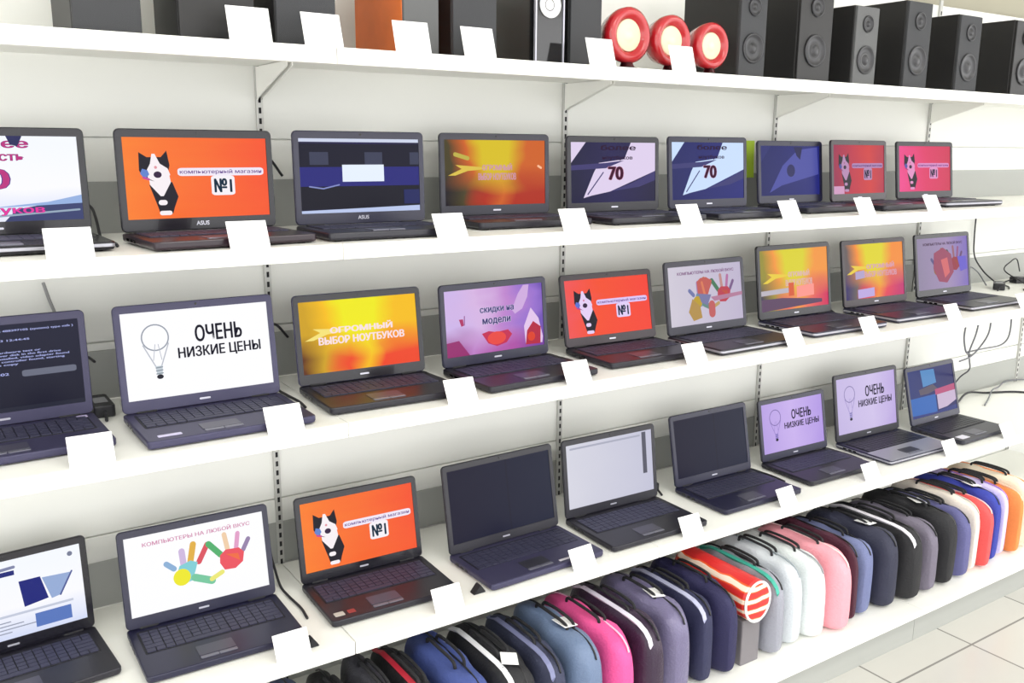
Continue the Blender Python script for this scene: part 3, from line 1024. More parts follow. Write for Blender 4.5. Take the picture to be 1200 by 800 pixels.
# ------------------------------------------------------------------ price cards (thin L-shaped cards leaning back)
def card(x, z, label, group, w=0.085, h=0.064, lean=0.50, rz=0.0, y=-0.519):
    bm = bmesh.new()
    th = 0.0014
    n = 6
    prof = [(0.0, 0.0), (0.0, th)]
    # foot runs back along the shelf, then the face rises and leans back a little
    front = [(-0.0, 0.0)]
    out = [(0.008, 0.0), (0.0, 0.0)] + [(math.sin(lean) * h * k / n, math.cos(lean) * h * k / n) for k in range(1, n + 1)]
    inn = [(0.008, th), (th * 1.2, th)] + [(math.sin(lean) * h * k / n + th, math.cos(lean) * h * k / n) for k in range(1, n + 1)]
    L = [[bm.verts.new((sx * w / 2, yy, zz)) for yy, zz in out] for sx in (-1, 1)]
    R = [[bm.verts.new((sx * w / 2, yy, zz)) for yy, zz in inn] for sx in (-1, 1)]
    for k in range(len(out) - 1):
        bm.faces.new((L[0][k], L[0][k + 1], L[1][k + 1], L[1][k]))
        bm.faces.new((R[0][k], R[1][k], R[1][k + 1], R[0][k + 1]))
        for s in (0, 1):
            bm.faces.new((L[s][k], R[s][k], R[s][k + 1], L[s][k + 1]))
    bm.faces.new((L[0][0], L[1][0], R[1][0], R[0][0]))
    bm.faces.new((L[0][-1], R[0][-1], R[1][-1], L[1][-1]))
    bmesh.ops.recalc_face_normals(bm, faces=bm.faces)
    o = link_mesh('price_card', bm, PAPER, loc=(x, y, z), rot=(0, 0, rz))
    return tag(o, label, 'price card', group)

ca = [(0.447, 'leftmost black laptop'), (0.794, 'orange cat laptop'), (1.287, 'navy laptop with white bars'), (1.663, 'dim sunset laptop'), (2.081, 'left laptop marked 70'),
      (2.513, 'bluish laptop marked 70'), (2.892, 'dark blue beam laptop'), (3.281, 'hot pink laptop')]
ca_l = ['in front of the leftmost laptop', 'in front of the orange cat laptop', 'left of the dim sunset laptop', 'below the left laptop marked 70',
        'below the bluish laptop marked 70', 'under the dark blue beam laptop', 'under the dark red cat laptop', 'under the hot pink laptop']
for (x, _), l in zip(ca, ca_l):
    card(x, ZT[1], 'white price card on second shelf, ' + l, 'price cards on the second shelf', rz=random.uniform(-0.04, 0.04))
cb_l = ['in front of the text screen laptop', 'right of the white bulb laptop', 'right of the bright yellow laptop', 'right of the purple lips laptop', 'under the painted hands laptop',
        'under the pink sunset laptop', 'under the violet sunset laptop', 'under the far right violet hands laptop', 'past the last laptop at the right']
for x, l in zip([0.452, 0.854 + 0.0, 1.314, 1.683, 2.129, 2.577, 2.973, 3.487, 3.997], cb_l):
    card(x, ZT[2], 'white price card on third shelf, ' + l, 'price cards on the third shelf', rz=random.uniform(-0.04, 0.04))
cc_l = ['in front of the leftmost laptop', 'right of the white hand print laptop', 'right of the orange cat laptop', 'right of the wide slate laptop', 'under the pale grey laptop',
        'under the blank navy laptop', 'under the violet bulb laptop', 'in front of the silver palm rest', 'right of the blue photo laptop']
for x, l in zip([0.361, 0.848, 1.272, 1.72, 2.15, 2.60, 3.062, 3.573, 3.996], cc_l):
    card(x, ZT[3], 'blank white price card on the lowest shelf, ' + l, 'price cards on the lowest shelf', rz=random.uniform(-0.04, 0.04))
ct_l = ['leftmost, before a black speaker', 'before the wide dark grey speaker', 'before the orange wooden speaker', 'before the tall dark grey speaker', 'before the red ringed speaker', 'before the second red speaker']
for x, l in zip([0.817, 0.975, 1.188, 1.365, 1.735, 2.022], ct_l):
    card(x, ZT[0], 'blank white price card on the top shelf, ' + l, 'price cards on the top shelf', rz=random.uniform(-0.05, 0.05), h=0.072, w=0.088, lean=0.3)

# small dark magnet clips lying on the lowest shelf
def clip(x, y, z, label, s=1.0):
    bm = bmesh.new()
    prof = [(-0.020 * s, 0), (0.020 * s, 0), (0.002 * s, 0.026 * s)]
    va = [bm.verts.new((px, -0.012 * s, pz)) for px, pz in prof]
    vb = [bm.verts.new((px, 0.012 * s, pz)) for px, pz in prof]
    bm.faces.new(va)
    bm.faces.new(list(reversed(vb)))
    for k in range(3):
        bm.faces.new((va[k], vb[k], vb[(k + 1) % 3], va[(k + 1) % 3]))
    bmesh.ops.recalc_face_normals(bm, faces=bm.faces)
    bmesh.ops.bevel(bm, geom=bm.edges[:], offset=0.0018, segments=2, affect='EDGES')
    o = link_mesh('cable_clip', bm, RUB, loc=(x, y, z))
    return tag(o, label, 'clip')
clip(1.775, -0.47, ZT[3], 'small dark wedge shaped clip beside the card right of the slate laptop')
clip(1.385, -0.47, ZT[3], 'small dark wedge shaped clip between the orange cat laptop and slate laptop')
clip(0.90, -0.485, ZT[3], 'small dark clip in front of the left corner of the orange cat laptop')
bm = bmesh.new()
lathe(bm, [(0.0005, 0), (0.014, 0), (0.015, 0.004), (0.011, 0.008), (0.0005, 0.009)], 20)
tag(link_mesh('cable_grommet', bm, CABG, loc=(4.14, -0.43, ZT[3])), 'small grey round cap lying alone on the far right of the lowest shelf', 'cap')

# lime note on the wall
bm = bmesh.new()
for k in range(6):
    pass
N = 8
g = [[bm.verts.new((-0.032 + 0.064 * i / N, -0.002 - 0.006 * (1 - j / N) ** 2, -0.068 + 0.136 * j / N)) for i in range(N + 1)] for j in range(N + 1)]
g2 = [[bm.verts.new((v.co.x, v.co.y + 0.0008, v.co.z)) for v in row] for row in g]
for j in range(N):
    for i in range(N):
        bm.faces.new((g[j][i], g[j][i + 1], g[j + 1][i + 1], g[j + 1][i]))
        bm.faces.new((g2[j][i], g2[j + 1][i], g2[j + 1][i + 1], g2[j][i + 1]))
for i in range(N):
    bm.faces.new((g[0][i], g2[0][i], g2[0][i + 1], g[0][i + 1]))
    bm.faces.new((g[N][i], g[N][i + 1], g2[N][i + 1], g2[N][i]))
    bm.faces.new((g[i][0], g[i + 1][0], g2[i + 1][0], g2[i][0]))
    bm.faces.new((g[i][N], g2[i][N], g2[i + 1][N], g[i + 1][N]))
tag(link_mesh('paper_note', bm, mat('note_lime', (200, 236, 60), 0.6), loc=(2.862, -0.001, 1.655)), 'lime green paper note stuck on the white back panel above the second shelf', 'note')

# ------------------------------------------------------------------ cables and adapters
def cable(pts, r, label, m=CABLE, plug=None, group=None):
    bm = bmesh.new()
    tube(bm, pts, r, 8)
    o = link_mesh('power_cable', bm, m, smooth=True)
    tag(o, label, 'cable', group)
    return o

def gap_cable(x, z, label, s=1.0, h=0.07):
    """lead coming from behind one lid, looping down to the shelf in the gap"""
    pts = [(x - 0.07 * s, -0.055, z + h * 0.9), (x - 0.035 * s, -0.05, z + h * 1.2), (x - 0.002 * s, -0.055, z + h * 1.0), (x + 0.003 * s, -0.09, z + 0.045), (x, -0.15, z + 0.0045),
           (x - 0.002, -0.22, z + 0.004), (x + 0.002, -0.30, z + 0.004), (x - 0.004, -0.36, z + 0.004)]
    return cable(pts, 0.0035, label, group='black laptop leads')
gaps = [(0.564, 1, 1, 0.07, 'black lead in the gap right of the leftmost laptop, second shelf'), (0.967, 1, -1, 0.15, 'black lead between the orange cat and white bar laptops'),
        (1.396, 1, 1, 0.10, 'black lead left of the dim sunset laptop, second shelf'), (1.832, 1, -1, 0.08, 'black lead left of the first laptop marked 70'),
        (2.23, 1, 1, 0.07, 'black lead between the two laptops marked 70'),
        (0.963, 2, -1, 0.13, 'black lead left of the bright yellow laptop, third shelf'), (1.377, 2, 1, 0.11, 'black lead left of the purple lips laptop, third shelf'),
        (1.815, 2, 1, 0.13, 'black lead between the purple lips and red cat laptops'), (2.68, 2, 1, 0.15, 'black lead left of the pink sunset laptop'),
        (3.66, 2, 1, 0.06, 'black lead left of the far right violet hands laptop'),
        (2.235, 2, -1, 0.10, 'black lead left of the painted hands laptop, third shelf'),
        (0.945, 3, 1, 0.10, 'black lead between hand print and orange cat laptops, lowest shelf'), (2.767, 3, 1, 0.11, 'black lead between blank navy and violet bulb laptops'),
        (3.215, 3, -1, 0.08, 'black lead between the two lilac bulb laptops, lowest shelf')]
for x, lv, s, h, lab in gaps:
    gap_cable(x, ZT[lv], lab, s, h)

def adapter(x, y, z, rz, label, group='power adapters', arch=False):
    r = empty('power_adapter', (x, y, z), rz, label, 'power adapter', group)
    bm = bmesh.new()
    slab(bm, 0.115, 0.05, 0.008, 0, 0.030, 0.004)
    b = link_mesh('body', bm, mat('adapter_black', (30, 30, 36), 0.4), r)
    bm = bmesh.new()
    slab(bm, 0.05, 0.03, 0.002, 0.0298, 0.0304, 0.0001)
    link_mesh('rating_label', bm, mat('label_grey', (150, 150, 156), 0.5), b)['label'] = 'grey rating label'
    bm = bmesh.new()
    tube(bm, [(0.055, 0, 0.015), (0.085, 0.004, 0.014), (0.10, 0.012, 0.05), (0.085, 0.014, 0.10), (0.06, 0.010, 0.125), (0.02, 0.0, 0.12)] if arch else [(0.055, 0, 0.015), (0.085, 0.0, 0.014), (0.105, -0.02, 0.006), (0.07, -0.04, 0.004), (0.0, -0.042, 0.004)], 0.0032, 8)
    link_mesh('lead', bm, CABLE, r, smooth=True)
    bm = bmesh.new()
    tube(bm, [(-0.055, 0, 0.015), (-0.075, 0.0, 0.014), (-0.10, 0.004, 0.005)], 0.0038, 8)
    link_mesh('lead', bm, CABLE, r, smooth=True)
    return r
adapter(0.535, -0.125, ZT[2], PI / 2, 'black power adapter between the text screen and white bulb laptops', arch=True)
adapter(3.178, -0.115, ZT[2], PI / 2, 'black power adapter in the gap between the two far sunset laptops')
adapter(4.42, -0.17, ZT[2], 0.5, 'black power adapter on the third shelf past the last laptop, nearer one')
adapter(4.72, -0.12, ZT[2] + 0.0, -0.35, 'black power adapter at the far right end of the third shelf')
adapter(2.295, -0.12, ZT[3], PI / 2, 'black power adapter behind the pale grey and blank navy laptops')
# tangle of leads at the far right of the third shelf
cable([(4.44, -0.012, 1.43), (4.44, -0.014, 1.30), (4.45, -0.02, 1.20), (4.47, -0.06, 1.13), (4.50, -0.10, 1.085)], 0.0035, 'thin black lead running down the wall to the third shelf, far right')
cable([(4.30, -0.10, ZT[2] + 0.006), (4.31, -0.06, 1.11), (4.36, -0.05, 1.155), (4.42, -0.06, 1.13), (4.40, -0.12, 1.075)], 0.003, 'thin grey lead arching left of the adapters on the third shelf', CABG)
cable([(4.86, -0.03, 1.10), (4.80, -0.04, 1.165), (4.73, -0.05, 1.16), (4.66, -0.06, 1.12), (4.60, -0.20, ZT[2] + 0.010), (4.45, -0.28, ZT[2] + 0.005), (4.75, -0.32, ZT[2] + 0.005)], 0.003, 'dark lead coiled over the far right adapter, third shelf')
# hanging bundle under the third shelf
zz = ZB[2]
for k, (pts, m) in enumerate([
    ([(3.74, -0.42, zz - 0.003), (3.75, -0.41, 0.95), (3.79, -0.40, 0.885), (3.84, -0.385, 0.862), (3.88, -0.375, 0.85)], CABG),
    ([(3.87, -0.40, zz - 0.003), (3.855, -0.40, 0.95), (3.845, -0.385, 0.87), (3.90, -0.36, 0.82), (4.03, -0.29, 0.75), (4.14, -0.19, 0.68), (4.20, -0.12, 0.60), (4.22, -0.08, 0.512)], CABG),
    ([(3.96, -0.40, zz - 0.003), (3.95, -0.40, 0.94), (3.90, -0.392, 0.878), (3.84, -0.392, 0.85), (3.77, -0.39, 0.84)], CABG),
    ([(4.19, -0.36, zz - 0.003), (4.20, -0.36, 0.93), (4.18, -0.36, 0.88), (4.10, -0.37, 0.865), (3.97, -0.375, 0.868), (3.85, -0.372, 0.866)], CABG)]):
    cable(pts, 0.0035, 'grey lead hanging in a knotted bundle below the third shelf at right', m, group='knotted leads under the third shelf')
cable([(4.12, -0.16, ZT[3] + 0.006), (4.3, -0.10, ZT[3] + 0.007), (4.48, -0.045, ZT[3] + 0.018), (4.60, -0.07, ZT[3] + 0.007), (4.74, -0.13, ZT[3] + 0.006), (4.80, -0.20, ZT[3] + 0.006)], 0.005, 'thick dark lead lying along the back of the lowest shelf, far right')
cable([(4.38, -0.19, ZT[3] + 0.005), (4.50, -0.14, ZT[3] + 0.008), (4.63, -0.085, ZT[3] + 0.020), (4.75, -0.05, ZT[3] + 0.010), (4.88, -0.02, ZT[3] + 0.018), (5.05, -0.03, ZT[3] + 0.006)], 0.0035, 'thin grey lead crossing the thick dark one, far right of lowest shelf', CABG)
cable([(0.45, -0.03, 1.37), (0.46, -0.016, 1.33), (0.475, -0.014, 1.27), (0.48, -0.016, 1.18), (0.482, -0.02, ZT[2] + 0.006)], 0.004, 'pale grey lead down the wall behind the text screen laptop', mat('cable_pale', (150, 150, 150), 0.5))

# ------------------------------------------------------------------ speakers on the top shelf
ZS = ZT[0]
def speaker(x0, x1, label, side, front, depth=0.24, h=0.30, y=-0.42, cone=(40, 40, 44), ring=None, edges=False, rough=0.5, drv=False):
    w = x1 - x0
    r = empty('speaker', ((x0 + x1) / 2, y + depth / 2, ZS), 0, label, 'speaker', 'speakers on the top shelf')
    bm = bmesh.new()
    box(bm, -w / 2, w / 2, -depth / 2 + 0.008, depth / 2, 0.004, h, bev=0.003)
    link_mesh('cabinet', bm, side, r)
    bm = bmesh.new()
    for sx in (-1, 1):
        for sy in (-1, 1):
            slab(bm, 0.016, 0.016, 0.006, 0, 0.0045, 0.0008, cx=sx * (w / 2 - 0.018), cy=sy * (depth / 2 - 0.03))
    link_mesh('rubber_feet', bm, RUB, r)
    up = lambda p: Vector((p.x, -depth / 2 + 0.0085 - p.z, p.y))
    bm = bmesh.new()
    slab(bm, w - 0.003, h - 0.008, 0.004, 0.0, 0.010, 0.002, cy=h / 2 + 0.001, tf=up)
    bmesh.ops.recalc_face_normals(bm, faces=bm.faces)
    fr = link_mesh('front_grille', bm, front, r)
    rad = min(w * 0.38, 0.05)
    for cz_, rr_ in ((h * (0.56 if edges else 0.34), rad), (h * 0.78, rad * 0.6)) if (drv or edges) else ():
        bm = bmesh.new()
        tfm = lambda p, cz_=cz_: Vector((p.x, -depth / 2 - 0.0018 - p.z, cz_ + p.y))
        lathe(bm, [(rr_ * 1.0, -0.001), (rr_ * 1.0, 0.004), (rr_ * 0.9, 0.005), (rr_ * 0.84, 0.001), (rr_ * 0.4, -0.0005), (rr_ * 0.30, 0.004), (0.0006, 0.006)], 32, tf=tfm)
        bmesh.ops.recalc_face_normals(bm, faces=bm.faces)
        link_mesh('driver', bm, mat('cone_%d_%d_%d' % cone, cone, 0.35), fr, smooth=True)
    if edges:
        bm = bmesh.new()
        for sx in (-1, 1):
            box(bm, sx * (w / 2 + 0.001) - 0.002, sx * (w / 2 + 0.001) + 0.002, -depth / 2 - 0.005, -depth / 2 + 0.004, 0.002, h, bev=0.0005, seg=1)
        link_mesh('chrome_strip', bm, BRS, r)['label'] = 'thin chrome strip on the front edges'
    return r
SBK = mat('speaker_black', (26, 25, 26), 0.5)
SGR = mat('speaker_grille_charcoal', (62, 63, 66), 0.8, bump=0.3, bscale=900)
SGL = mat('speaker_grille_grey', (98, 99, 100), 0.8, bump=0.3, bscale=900)
SWD = mat('speaker_orange_wood', (222, 112, 44), 0.45, var=0.18, bscale=14)
SGB = mat('speaker_gloss_black', (18, 18, 22), 0.1, coat=0.6)
SRD = mat('speaker_red', (176, 26, 36), 0.22, coat=0.5)
speaker(0.50, 0.63, 'black speaker at the left end of the top shelf', SBK, SGR)
speaker(0.70, 0.86, 'black speaker behind the leftmost card of the top shelf', SBK, SBK, depth=0.20)
speaker(0.905, 1.045, 'wide charcoal speaker left of the orange wooden one', SBK, SGR)
speaker(1.212, 1.308, 'speaker with orange wooden side and grey front', SWD, SGL, depth=0.27)
speaker(1.345, 1.472, 'charcoal speaker right of the orange wooden one', SBK, SGR, depth=0.2)
speaker(1.590, 1.676, 'slim glossy black speaker with chrome edges and white driver', SGB, SGB, depth=0.22, cone=(226, 226, 228), edges=True, h=0.27)
speaker(1.715, 1.822, 'black speaker between the chrome edged one and the red ones', SBK, SGR, depth=0.22, y=-0.40)
speaker(2.335, 2.45, 'dark speaker right of the round red ones', SBK, SGR, drv=True, h=0.27)
speaker(2.60, 2.76, 'large black speaker in the right half of the top shelf', SBK, SBK, drv=True, h=0.30)
speaker(2.88, 3.00, 'grey fronted speaker above the dark red cat laptop', SBK, SGL, drv=True, h=0.26)
speaker(3.16, 3.30, 'black speaker above the hot pink laptop', SBK, SGR, drv=True, h=0.30)
speaker(3.48, 3.62, 'charcoal speaker near the far end of the top shelf', SBK, SGR, drv=True, h=0.28)
speaker(3.86, 4.02, 'black speaker at the right picture edge of the top shelf', SBK, SBK, drv=True, h=0.29)
speaker(4.20, 4.36, 'last black speaker beyond the others, far right of the top shelf', SBK, SGR, drv=True, h=0.28)

def ball_speaker(x, label, y=-0.40, R=0.055, col=SRD):
    r = empty('round_speaker', (x, y, ZS), 0, label, 'speaker', 'round red speakers')
    bm = bmesh.new()
    lathe(bm, [(0.0005, 0), (R * 0.6, 0), (R * 0.62, 0.006), (R * 0.30, 0.014), (R * 0.22, 0.026), (0.0005, 0.028)], 28)
    link_mesh('foot', bm, SGB, r, smooth=True)
    cz_ = 0.024 + R
    tf = lambda p: Vector((p.x, -p.z, cz_ + p.y))
    bm = bmesh.new()
    lathe(bm, [(0.0005, -0.075), (R * 0.5, -0.07), (R * 0.85, -0.045), (R, -0.01), (R * 1.0, 0.010), (R * 0.86, 0.018), (R * 0.66, 0.012), (R * 0.60, 0.0), (0.0005, -0.004)], 36, tf=tf)
    bmesh.ops.recalc_face_normals(bm, faces=bm.faces)
    link_mesh('shell', bm, col, r, smooth=True)
    bm = bmesh.new()
    lathe(bm, [(R * 0.60, 0.002), (R * 0.56, 0.006), (R * 0.30, 0.002), (R * 0.22, 0.008), (0.0005, 0.011)], 32, tf=tf)
    bmesh.ops.recalc_face_normals(bm, faces=bm.faces)
    link_mesh('cone', bm, mat('cone_cream', (236, 222, 190), 0.5), r, smooth=True)['label'] = 'cream coloured cone'
ball_speaker(1.915, 'round red speaker with cream cone, left of the pair', R=0.074)
ball_speaker(2.075, 'round red speaker with cream cone, right of the pair', R=0.070)
ball_speaker(2.235, 'third round red speaker, next to the dark speaker', R=0.066)

# ------------------------------------------------------------------ laptop bags on the bottom deck
def fabric(name, col, rough=0.75, var=0.1):
    return mat('bag_' + name, col, rough, bump=0.5, bscale=160, var=var)

BAGN = 0
def bag(x0, x1, label, col, y1=-0.73, y0=-0.36, top=0.40, lean=0.0, name='cloth', stripe=None, tagc=False, rough=0.7, handle=True, zip_=(20, 20, 24), wob=0.004):
    """soft laptop case standing on its long edge; narrow in X, long in Y"""
    global BAGN
    BAGN += 1
    w = (x1 - x0) * 0.90
    L = y0 - y1
    H = top - DZ
    r = empty('laptop_bag', ((x0 + x1) / 2, (y0 + y1) / 2, DZ), 0, label, 'bag', 'laptop bags on the bottom deck')
    rnd = random.Random(BAGN)
    ph = [rnd.uniform(0, 6.28) for _ in range(4)]
    ny, nc = 22, 28
    bm = bmesh.new()
    rings = []
    for j in range(ny + 1):
        s = -1 + 2 * j / ny
        v = 0.992 * math.sin(s * PI / 2)
        # profile of the long outline: super-ellipse, so the ends are rounded
        e = (1 - abs(v) ** 5.0) ** (1 / 5.0) if abs(v) < 1 else 0
        hh = H * (0.30 + 0.70 * e) if e > 0 else H * 0.30
        ww = w * (0.45 + 0.55 * (1 - abs(v) ** 6))
        ring = []
        for k in range(nc):
            a = 2 * PI * k / nc
            ca_, sa_ = math.cos(a), math.sin(a)
            x = math.copysign(abs(ca_) ** 0.55, ca_) * ww / 2
            z = math.copysign(abs(sa_) ** 0.45, sa_)
            zz_ = H / 2 + z * (hh / 2 if z > 0 else H / 2 * (0.6 + 0.4 * e)) + (hh - H) / 2 * (1 if z > 0 else 0) * 0.6
            bulge = 1 + 0.10 * math.sin(3 * v + ph[0]) * (1 - v * v)
            x = x * bulge + lean * (zz_ / H) + wob * math.sin(9 * v + ph[1] + 2 * zz_ / H)
            zz_ += wob * 1.0 * math.sin(7 * v + ph[2] + 3 * ca_) * (1 if z > 0 else 0)
            zz_ = max(zz_, 0.0)
            ring.append(bm.verts.new((x, v * L / 2, zz_)))
        rings.append(ring)
    for a_, b_ in zip(rings, rings[1:]):
        for k in range(nc):
            bm.faces.new((a_[k], a_[(k + 1) % nc], b_[(k + 1) % nc], b_[k]))
    bm.faces.new(list(reversed(rings[0])))
    bm.faces.new(rings[-1])
    bmesh.ops.recalc_face_normals(bm, faces=bm.faces)
    body = link_mesh('body', bm, fabric(name, col, rough), r, smooth=True)
    def topz(v, f=1.0):
        e = (1 - abs(v) ** 5.0) ** 0.2 if abs(v) < 1 else 0
        hh = H * (0.30 + 0.70 * e)
        return (H / 2 + hh / 2 + (hh - H) / 2 * 0.6) * f
    # zip following the top seam
    bm = bmesh.new()
    tube(bm, [(lean * 1.0 + w * 0.08, v * L / 2, topz(v) + 0.0015) for v in (-0.96, -0.9, -0.75, -0.5, -0.25, 0, 0.25, 0.5, 0.75, 0.9)], 0.0028, 6, n=4)
    link_mesh('zipper', bm, mat('zip_%d_%d_%d' % zip_, zip_, 0.4), r, smooth=True)
    if stripe:
        bm = bmesh.new()
        vv = [-0.97, -0.93, -0.85, -0.7, -0.5, -0.25, 0.0, 0.3, 0.6, 0.85]
        wd = min(0.014, w * 0.2)
        A_ = [bm.verts.new((lean - w * 0.28 - wd / 2, v * L / 2 - 0.002 * (v < -0.9), topz(v) + 0.0005)) for v in vv]
        B_ = [bm.verts.new((lean - w * 0.28 + wd / 2, v * L / 2 - 0.002 * (v < -0.9), topz(v) + 0.0035)) for v in vv]
        C_ = [bm.verts.new((lean - w * 0.28, v * L / 2, topz(v) - 0.010)) for v in vv]
        for k in range(len(vv) - 1):
            bm.faces.new((A_[k], A_[k + 1], B_[k + 1], B_[k]))
            bm.faces.new((B_[k], B_[k + 1], C_[k + 1], C_[k]))
            bm.faces.new((C_[k], C_[k + 1], A_[k + 1], A_[k]))
        bmesh.ops.recalc_face_normals(bm, faces=bm.faces)
        link_mesh('piping', bm, mat('piping_%d_%d_%d' % stripe, stripe, 0.5), r)['label'] = 'contrasting piping along the top'
    if handle:
        bm = bmesh.new()
        for sgn in (-1, 1):
            tube(bm, [(lean + sgn * w * 0.12, -L * 0.20, topz(0) - 0.004), (lean + sgn * w * 0.14, -L * 0.17, topz(0) + 0.014), (lean + sgn * w * 0.16, 0.0, topz(0) + 0.018),
                      (lean + sgn * w * 0.14, L * 0.17, topz(0) + 0.014), (lean + sgn * w * 0.12, L * 0.20, topz(0) - 0.004)], 0.0045, 8, n=5)
        link_mesh('handle', bm, mat('webbing_black', (28, 28, 32), 0.8, bump=0.4, bscale=500), r, smooth=True)
    if tagc:
        bm = bmesh.new()
        g_ = 0.022
        pts = [(-g_, -0.030), (g_, -0.030), (g_, 0.030), (-g_, 0.030)]
        f0 = [bm.verts.new((px, py, 0.020 * (-py / 0.03) * 0.3 + 0.001)) for px, py in pts]
        f1 = [bm.verts.new((px, py, 0.020 * (-py / 0.03) * 0.3 + 0.0025)) for px, py in pts]
        bm.faces.new(list(reversed(f0)))
        bm.faces.new(f1)
        for k in range(4):
            bm.faces.new((f0[k], f0[(k + 1) % 4], f1[(k + 1) % 4], f1[k]))
        bmesh.ops.recalc_face_normals(bm, faces=bm.faces)
        yy = y1 + (0.10 if tagc is True else tagc)
        link_mesh('price_tag', bm, PAPER, r, loc=(lean, yy - (y0 + y1) / 2, topz((yy - (y0 + y1) / 2) / (L / 2)) + 0.006), rot=(0.15, 0.1, rnd.uniform(-0.5, 0.5)))['label'] = 'white paper price tag'
    return r

BAGS = [
    (0.52, 0.60, 'charcoal bag at the left end of the bottom deck', (46, 46, 54), dict(name='charcoal')),
    (0.61, 0.70, 'dark navy bag, second from the left on the bottom deck', (36, 40, 66), dict(name='navy_dark')),
    (0.71, 0.79, 'black bag with pale piping near the left end of the deck', (30, 30, 34), dict(name='black', stripe=(190, 190, 200))),
    (0.80, 0.89, 'slate blue bag near the left end of the deck', (78, 88, 120), dict(name='slate_blue')),
    (0.90, 0.99, 'black bag under the hand print laptop', (28, 28, 32), dict(name='black', tagc=True)),
    (1.00, 1.08, 'dark grey bag under the orange cat laptop', (60, 60, 68), dict(name='dark_grey')),
    (1.09, 1.17, 'black bag with red piping under the orange cat laptop', (26, 26, 30), dict(name='black', stripe=(190, 40, 60))),
    (1.18, 1.30, 'royal blue and grey bag, left of the white wrapped one', (62, 78, 140), dict(name='royal')),
    (1.31, 1.44, 'black bag half wrapped in crumpled white film', (26, 26, 32), dict(name='black', stripe=(240, 240, 244), tagc=0.08)),
    (1.45, 1.53, 'dark slate bag right of the white wrapped one', (56, 60, 84), dict(name='dark_slate', stripe=(120, 124, 160))),
    (1.54, 1.64, 'steel blue bag with white tag, left of the pink one', (104, 122, 152), dict(name='steel', tagc=0.14, rough=0.45)),
    (1.65, 1.74, 'bright pink bag between steel blue and dark plum ones', (232, 84, 150), dict(name='pink', zip_=(240, 190, 216))),
    (1.75, 1.85, 'dark plum bag with pale piping, right of the pink one', (52, 36, 58), dict(name='plum', stripe=(226, 220, 236), rough=0.35)),
    (1.86, 1.985, 'shiny purple grey bag with white tag', (112, 106, 138), dict(name='purple_grey', tagc=0.13, rough=0.28)),
    (1.995, 2.075, 'navy bag with light grey stripe, right of the shiny purple grey one', (42, 44, 76), dict(name='navy', stripe=(176, 178, 206))),
    (2.085, 2.165, 'plain navy bag left of the round red case', (38, 36, 76), dict(name='navy_deep')),
    (2.30, 2.37, 'grey bag with teal piping, right of the round red case', (150, 152, 164), dict(name='mid_grey', stripe=(60, 170, 150), rough=0.4)),
    (2.38, 2.47, 'pale grey glossy bag in clear wrapping', (206, 212, 218), dict(name='pale_grey', rough=0.25, zip_=(150, 160, 166))),
    (2.48, 2.57, 'white bag in clear wrapping, left of the light pink one', (228, 234, 234), dict(name='white_wrap', rough=0.25, zip_=(150, 150, 156))),
    (2.58, 2.68, 'light salmon pink bag, paler than the bright pink one', (240, 160, 172), dict(name='salmon', zip_=(250, 220, 220))),
    (2.69, 2.73, 'thin dark maroon sleeve', (70, 26, 46), dict(name='maroon_sleeve', handle=False)),
    (2.74, 2.84, 'steel blue grey bag right of the maroon sleeve', (108, 116, 156), dict(name='blue_grey')),
    (2.85, 2.96, 'dark navy bag with white tag, right of the steel blue grey one', (44, 46, 66), dict(name='navy_grey', tagc=0.13)),
    (2.97, 3.08, 'black bag with white piping', (28, 28, 34), dict(name='black', stripe=(240, 236, 246))),
    (3.09, 3.18, 'mid grey bag right of the white piped one', (112, 106, 122), dict(name='warm_grey')),
    (3.19, 3.29, 'black bag with white tag beside the blue grey one', (26, 26, 34), dict(name='black', tagc=0.16)),
    (3.30, 3.38, 'dusky blue bag left of the cream one', (92, 92, 140), dict(name='dusky')),
    (3.39, 3.45, 'cream bag left of the red one', (236, 226, 214), dict(name='cream', zip_=(200, 190, 180))),
    (3.46, 3.52, 'coral red bag between the cream and deep blue ones', (222, 84, 84), dict(name='coral', zip_=(240, 200, 200))),
    (3.53, 3.61, 'deep blue bag with white tag', (48, 60, 160), dict(name='deep_blue', tagc=0.12)),
    (3.62, 3.68, 'lavender and white bag left of the orange one', (216, 204, 244), dict(name='lavender', zip_=(160, 120, 200))),
    (3.69, 3.75, 'orange bag near the right end of the row', (230, 136, 70), dict(name='orange', zip_=(250, 210, 180))),
    (3.76, 3.85, 'ivory bag at the right end of the row', (238, 228, 206), dict(name='ivory', zip_=(250, 150, 90))),
]
for x0, x1, lab, col, kw in BAGS:
    kw.setdefault('y1', -0.73 + random.uniform(-0.02, 0.02))
    kw.setdefault('top', 0.40 + random.uniform(-0.018, 0.012))
    bag(x0, x1, lab, col, **kw)

# round red case between the bags
r = empty('round_case', (2.232, -0.56, DZ), 0, 'round red and orange striped case with white rim among the bags', 'case')
mrd = mat('case_red_stripes', (220, 50, 40), 0.4)
nt = mrd.node_tree
wv = nt.nodes.new('ShaderNodeTexWave')
wv.inputs['Scale'].default_value = 9.0
wv.inputs['Distortion'].default_value = 2.0
wv.bands_direction = 'Z'
cr = nt.nodes.new('ShaderNodeValToRGB')
cr.color_ramp.interpolation = 'CONSTANT'
e = cr.color_ramp.elements
e[0].position = 0
e[0].color = rgb((214, 44, 44))
e[1].position = 0.45
e[1].color = rgb((240, 96, 40))
q = e.new(0.72)
q.color = rgb((250, 226, 206))
tcn = [n for n in nt.nodes if n.type == 'TEX_COORD'][0]
nt.links.new(tcn.outputs['Object'], wv.inputs['Vector'])
nt.links.new(wv.outputs['Fac'], cr.inputs[0])
nt.links.new(cr.outputs[0], nt.nodes['Principled BSDF'].inputs['Base Color'])
RC = 0.056
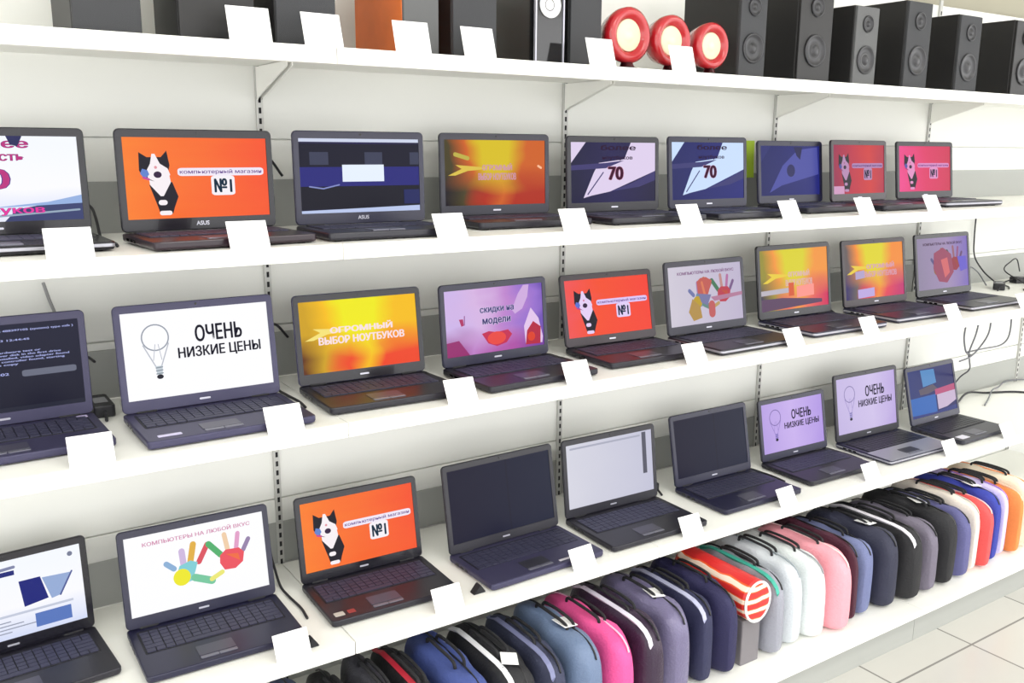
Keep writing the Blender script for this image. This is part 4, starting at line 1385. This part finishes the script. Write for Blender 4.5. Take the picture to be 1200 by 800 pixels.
tfc = lambda p: Vector((p.x, p.z, 0.215 + p.y * 1.2))
bm = bmesh.new()
lathe(bm, [(0.0005, -0.165), (RC * 0.86, -0.16), (RC, -0.145), (RC, 0.145), (RC * 0.86, 0.16), (0.0005, 0.165)], 36, tf=tfc)
bmesh.ops.recalc_face_normals(bm, faces=bm.faces)
link_mesh('body', bm, mrd, r, smooth=False)
bm = bmesh.new()
tube(bm, [(RC * 0.95 * math.cos(a), -0.158, 0.215 + 1.2 * RC * 0.95 * math.sin(a)) for a in [2 * PI * k / 32 for k in range(33)]], 0.004, 8, sm=False)
link_mesh('rim', bm, PAPER, r, smooth=True)['label'] = 'white rim'
bm = bmesh.new()
box(bm, -0.040, 0.040, -0.14, 0.14, 0.0, 0.152, bev=0.004)
link_mesh('stand', bm, mat('box_grey', (120, 116, 120), 0.6), r)['label'] = 'plain grey box body under the drum'

# ------------------------------------------------------------------ ceiling lamps
for i, (x, y) in enumerate(((-0.6, -2.4), (1.8, -2.4), (4.2, -2.4), (0.6, -4.4), (3.2, -4.4))):
    li = bpy.data.lights.new('ceiling_lamp', 'AREA')
    li.shape = 'RECTANGLE'
    li.size, li.size_y = 1.3, 0.6
    li.energy = 24
    li.color = (1.0, 0.985, 0.95)
    lo = bpy.data.objects.new('ceiling_lamp', li)
    lo.location = (x, y, 3.05)
    COL.objects.link(lo)
w = bpy.data.worlds.new('World')
SC.world = w
w.use_nodes = True
w.node_tree.nodes['Background'].inputs[0].default_value = (1.0, 0.995, 0.99, 1)
w.node_tree.nodes['Background'].inputs[1].default_value = 3.0

# ------------------------------------------------------------------ camera
F_PX, PITCH, YAW, ROLL = 1074.85, 0.2082, 0.5892, 0.0072
cam = bpy.data.cameras.new('camera')
cam.sensor_fit = 'HORIZONTAL'
cam.sensor_width = 36.0
cam.lens = F_PX / 1200 * 36.0
cam.clip_start = 0.02
co = bpy.data.objects.new('camera', cam)
COL.objects.link(co)
f = Vector((math.sin(YAW) * math.cos(PITCH), math.cos(YAW) * math.cos(PITCH), -math.sin(PITCH)))
rt = Vector((math.cos(YAW), -math.sin(YAW), 0))
u = rt.cross(f)
R2 = rt * math.cos(ROLL) + u * math.sin(ROLL)
U2 = u * math.cos(ROLL) - rt * math.sin(ROLL)
M = Matrix(((R2.x, U2.x, -f.x), (R2.y, U2.y, -f.y), (R2.z, U2.z, -f.z))).to_4x4()
M.translation = Vector((0.1781, -2.4344, 1.6911))
co.matrix_world = M
SC.camera = co

SC.view_settings.view_transform = 'Standard'
SC.view_settings.look = 'None'
SC.view_settings.exposure = 0.0
SC.view_settings.gamma = 1.0
SC.view_settings.use_curve_mapping = False
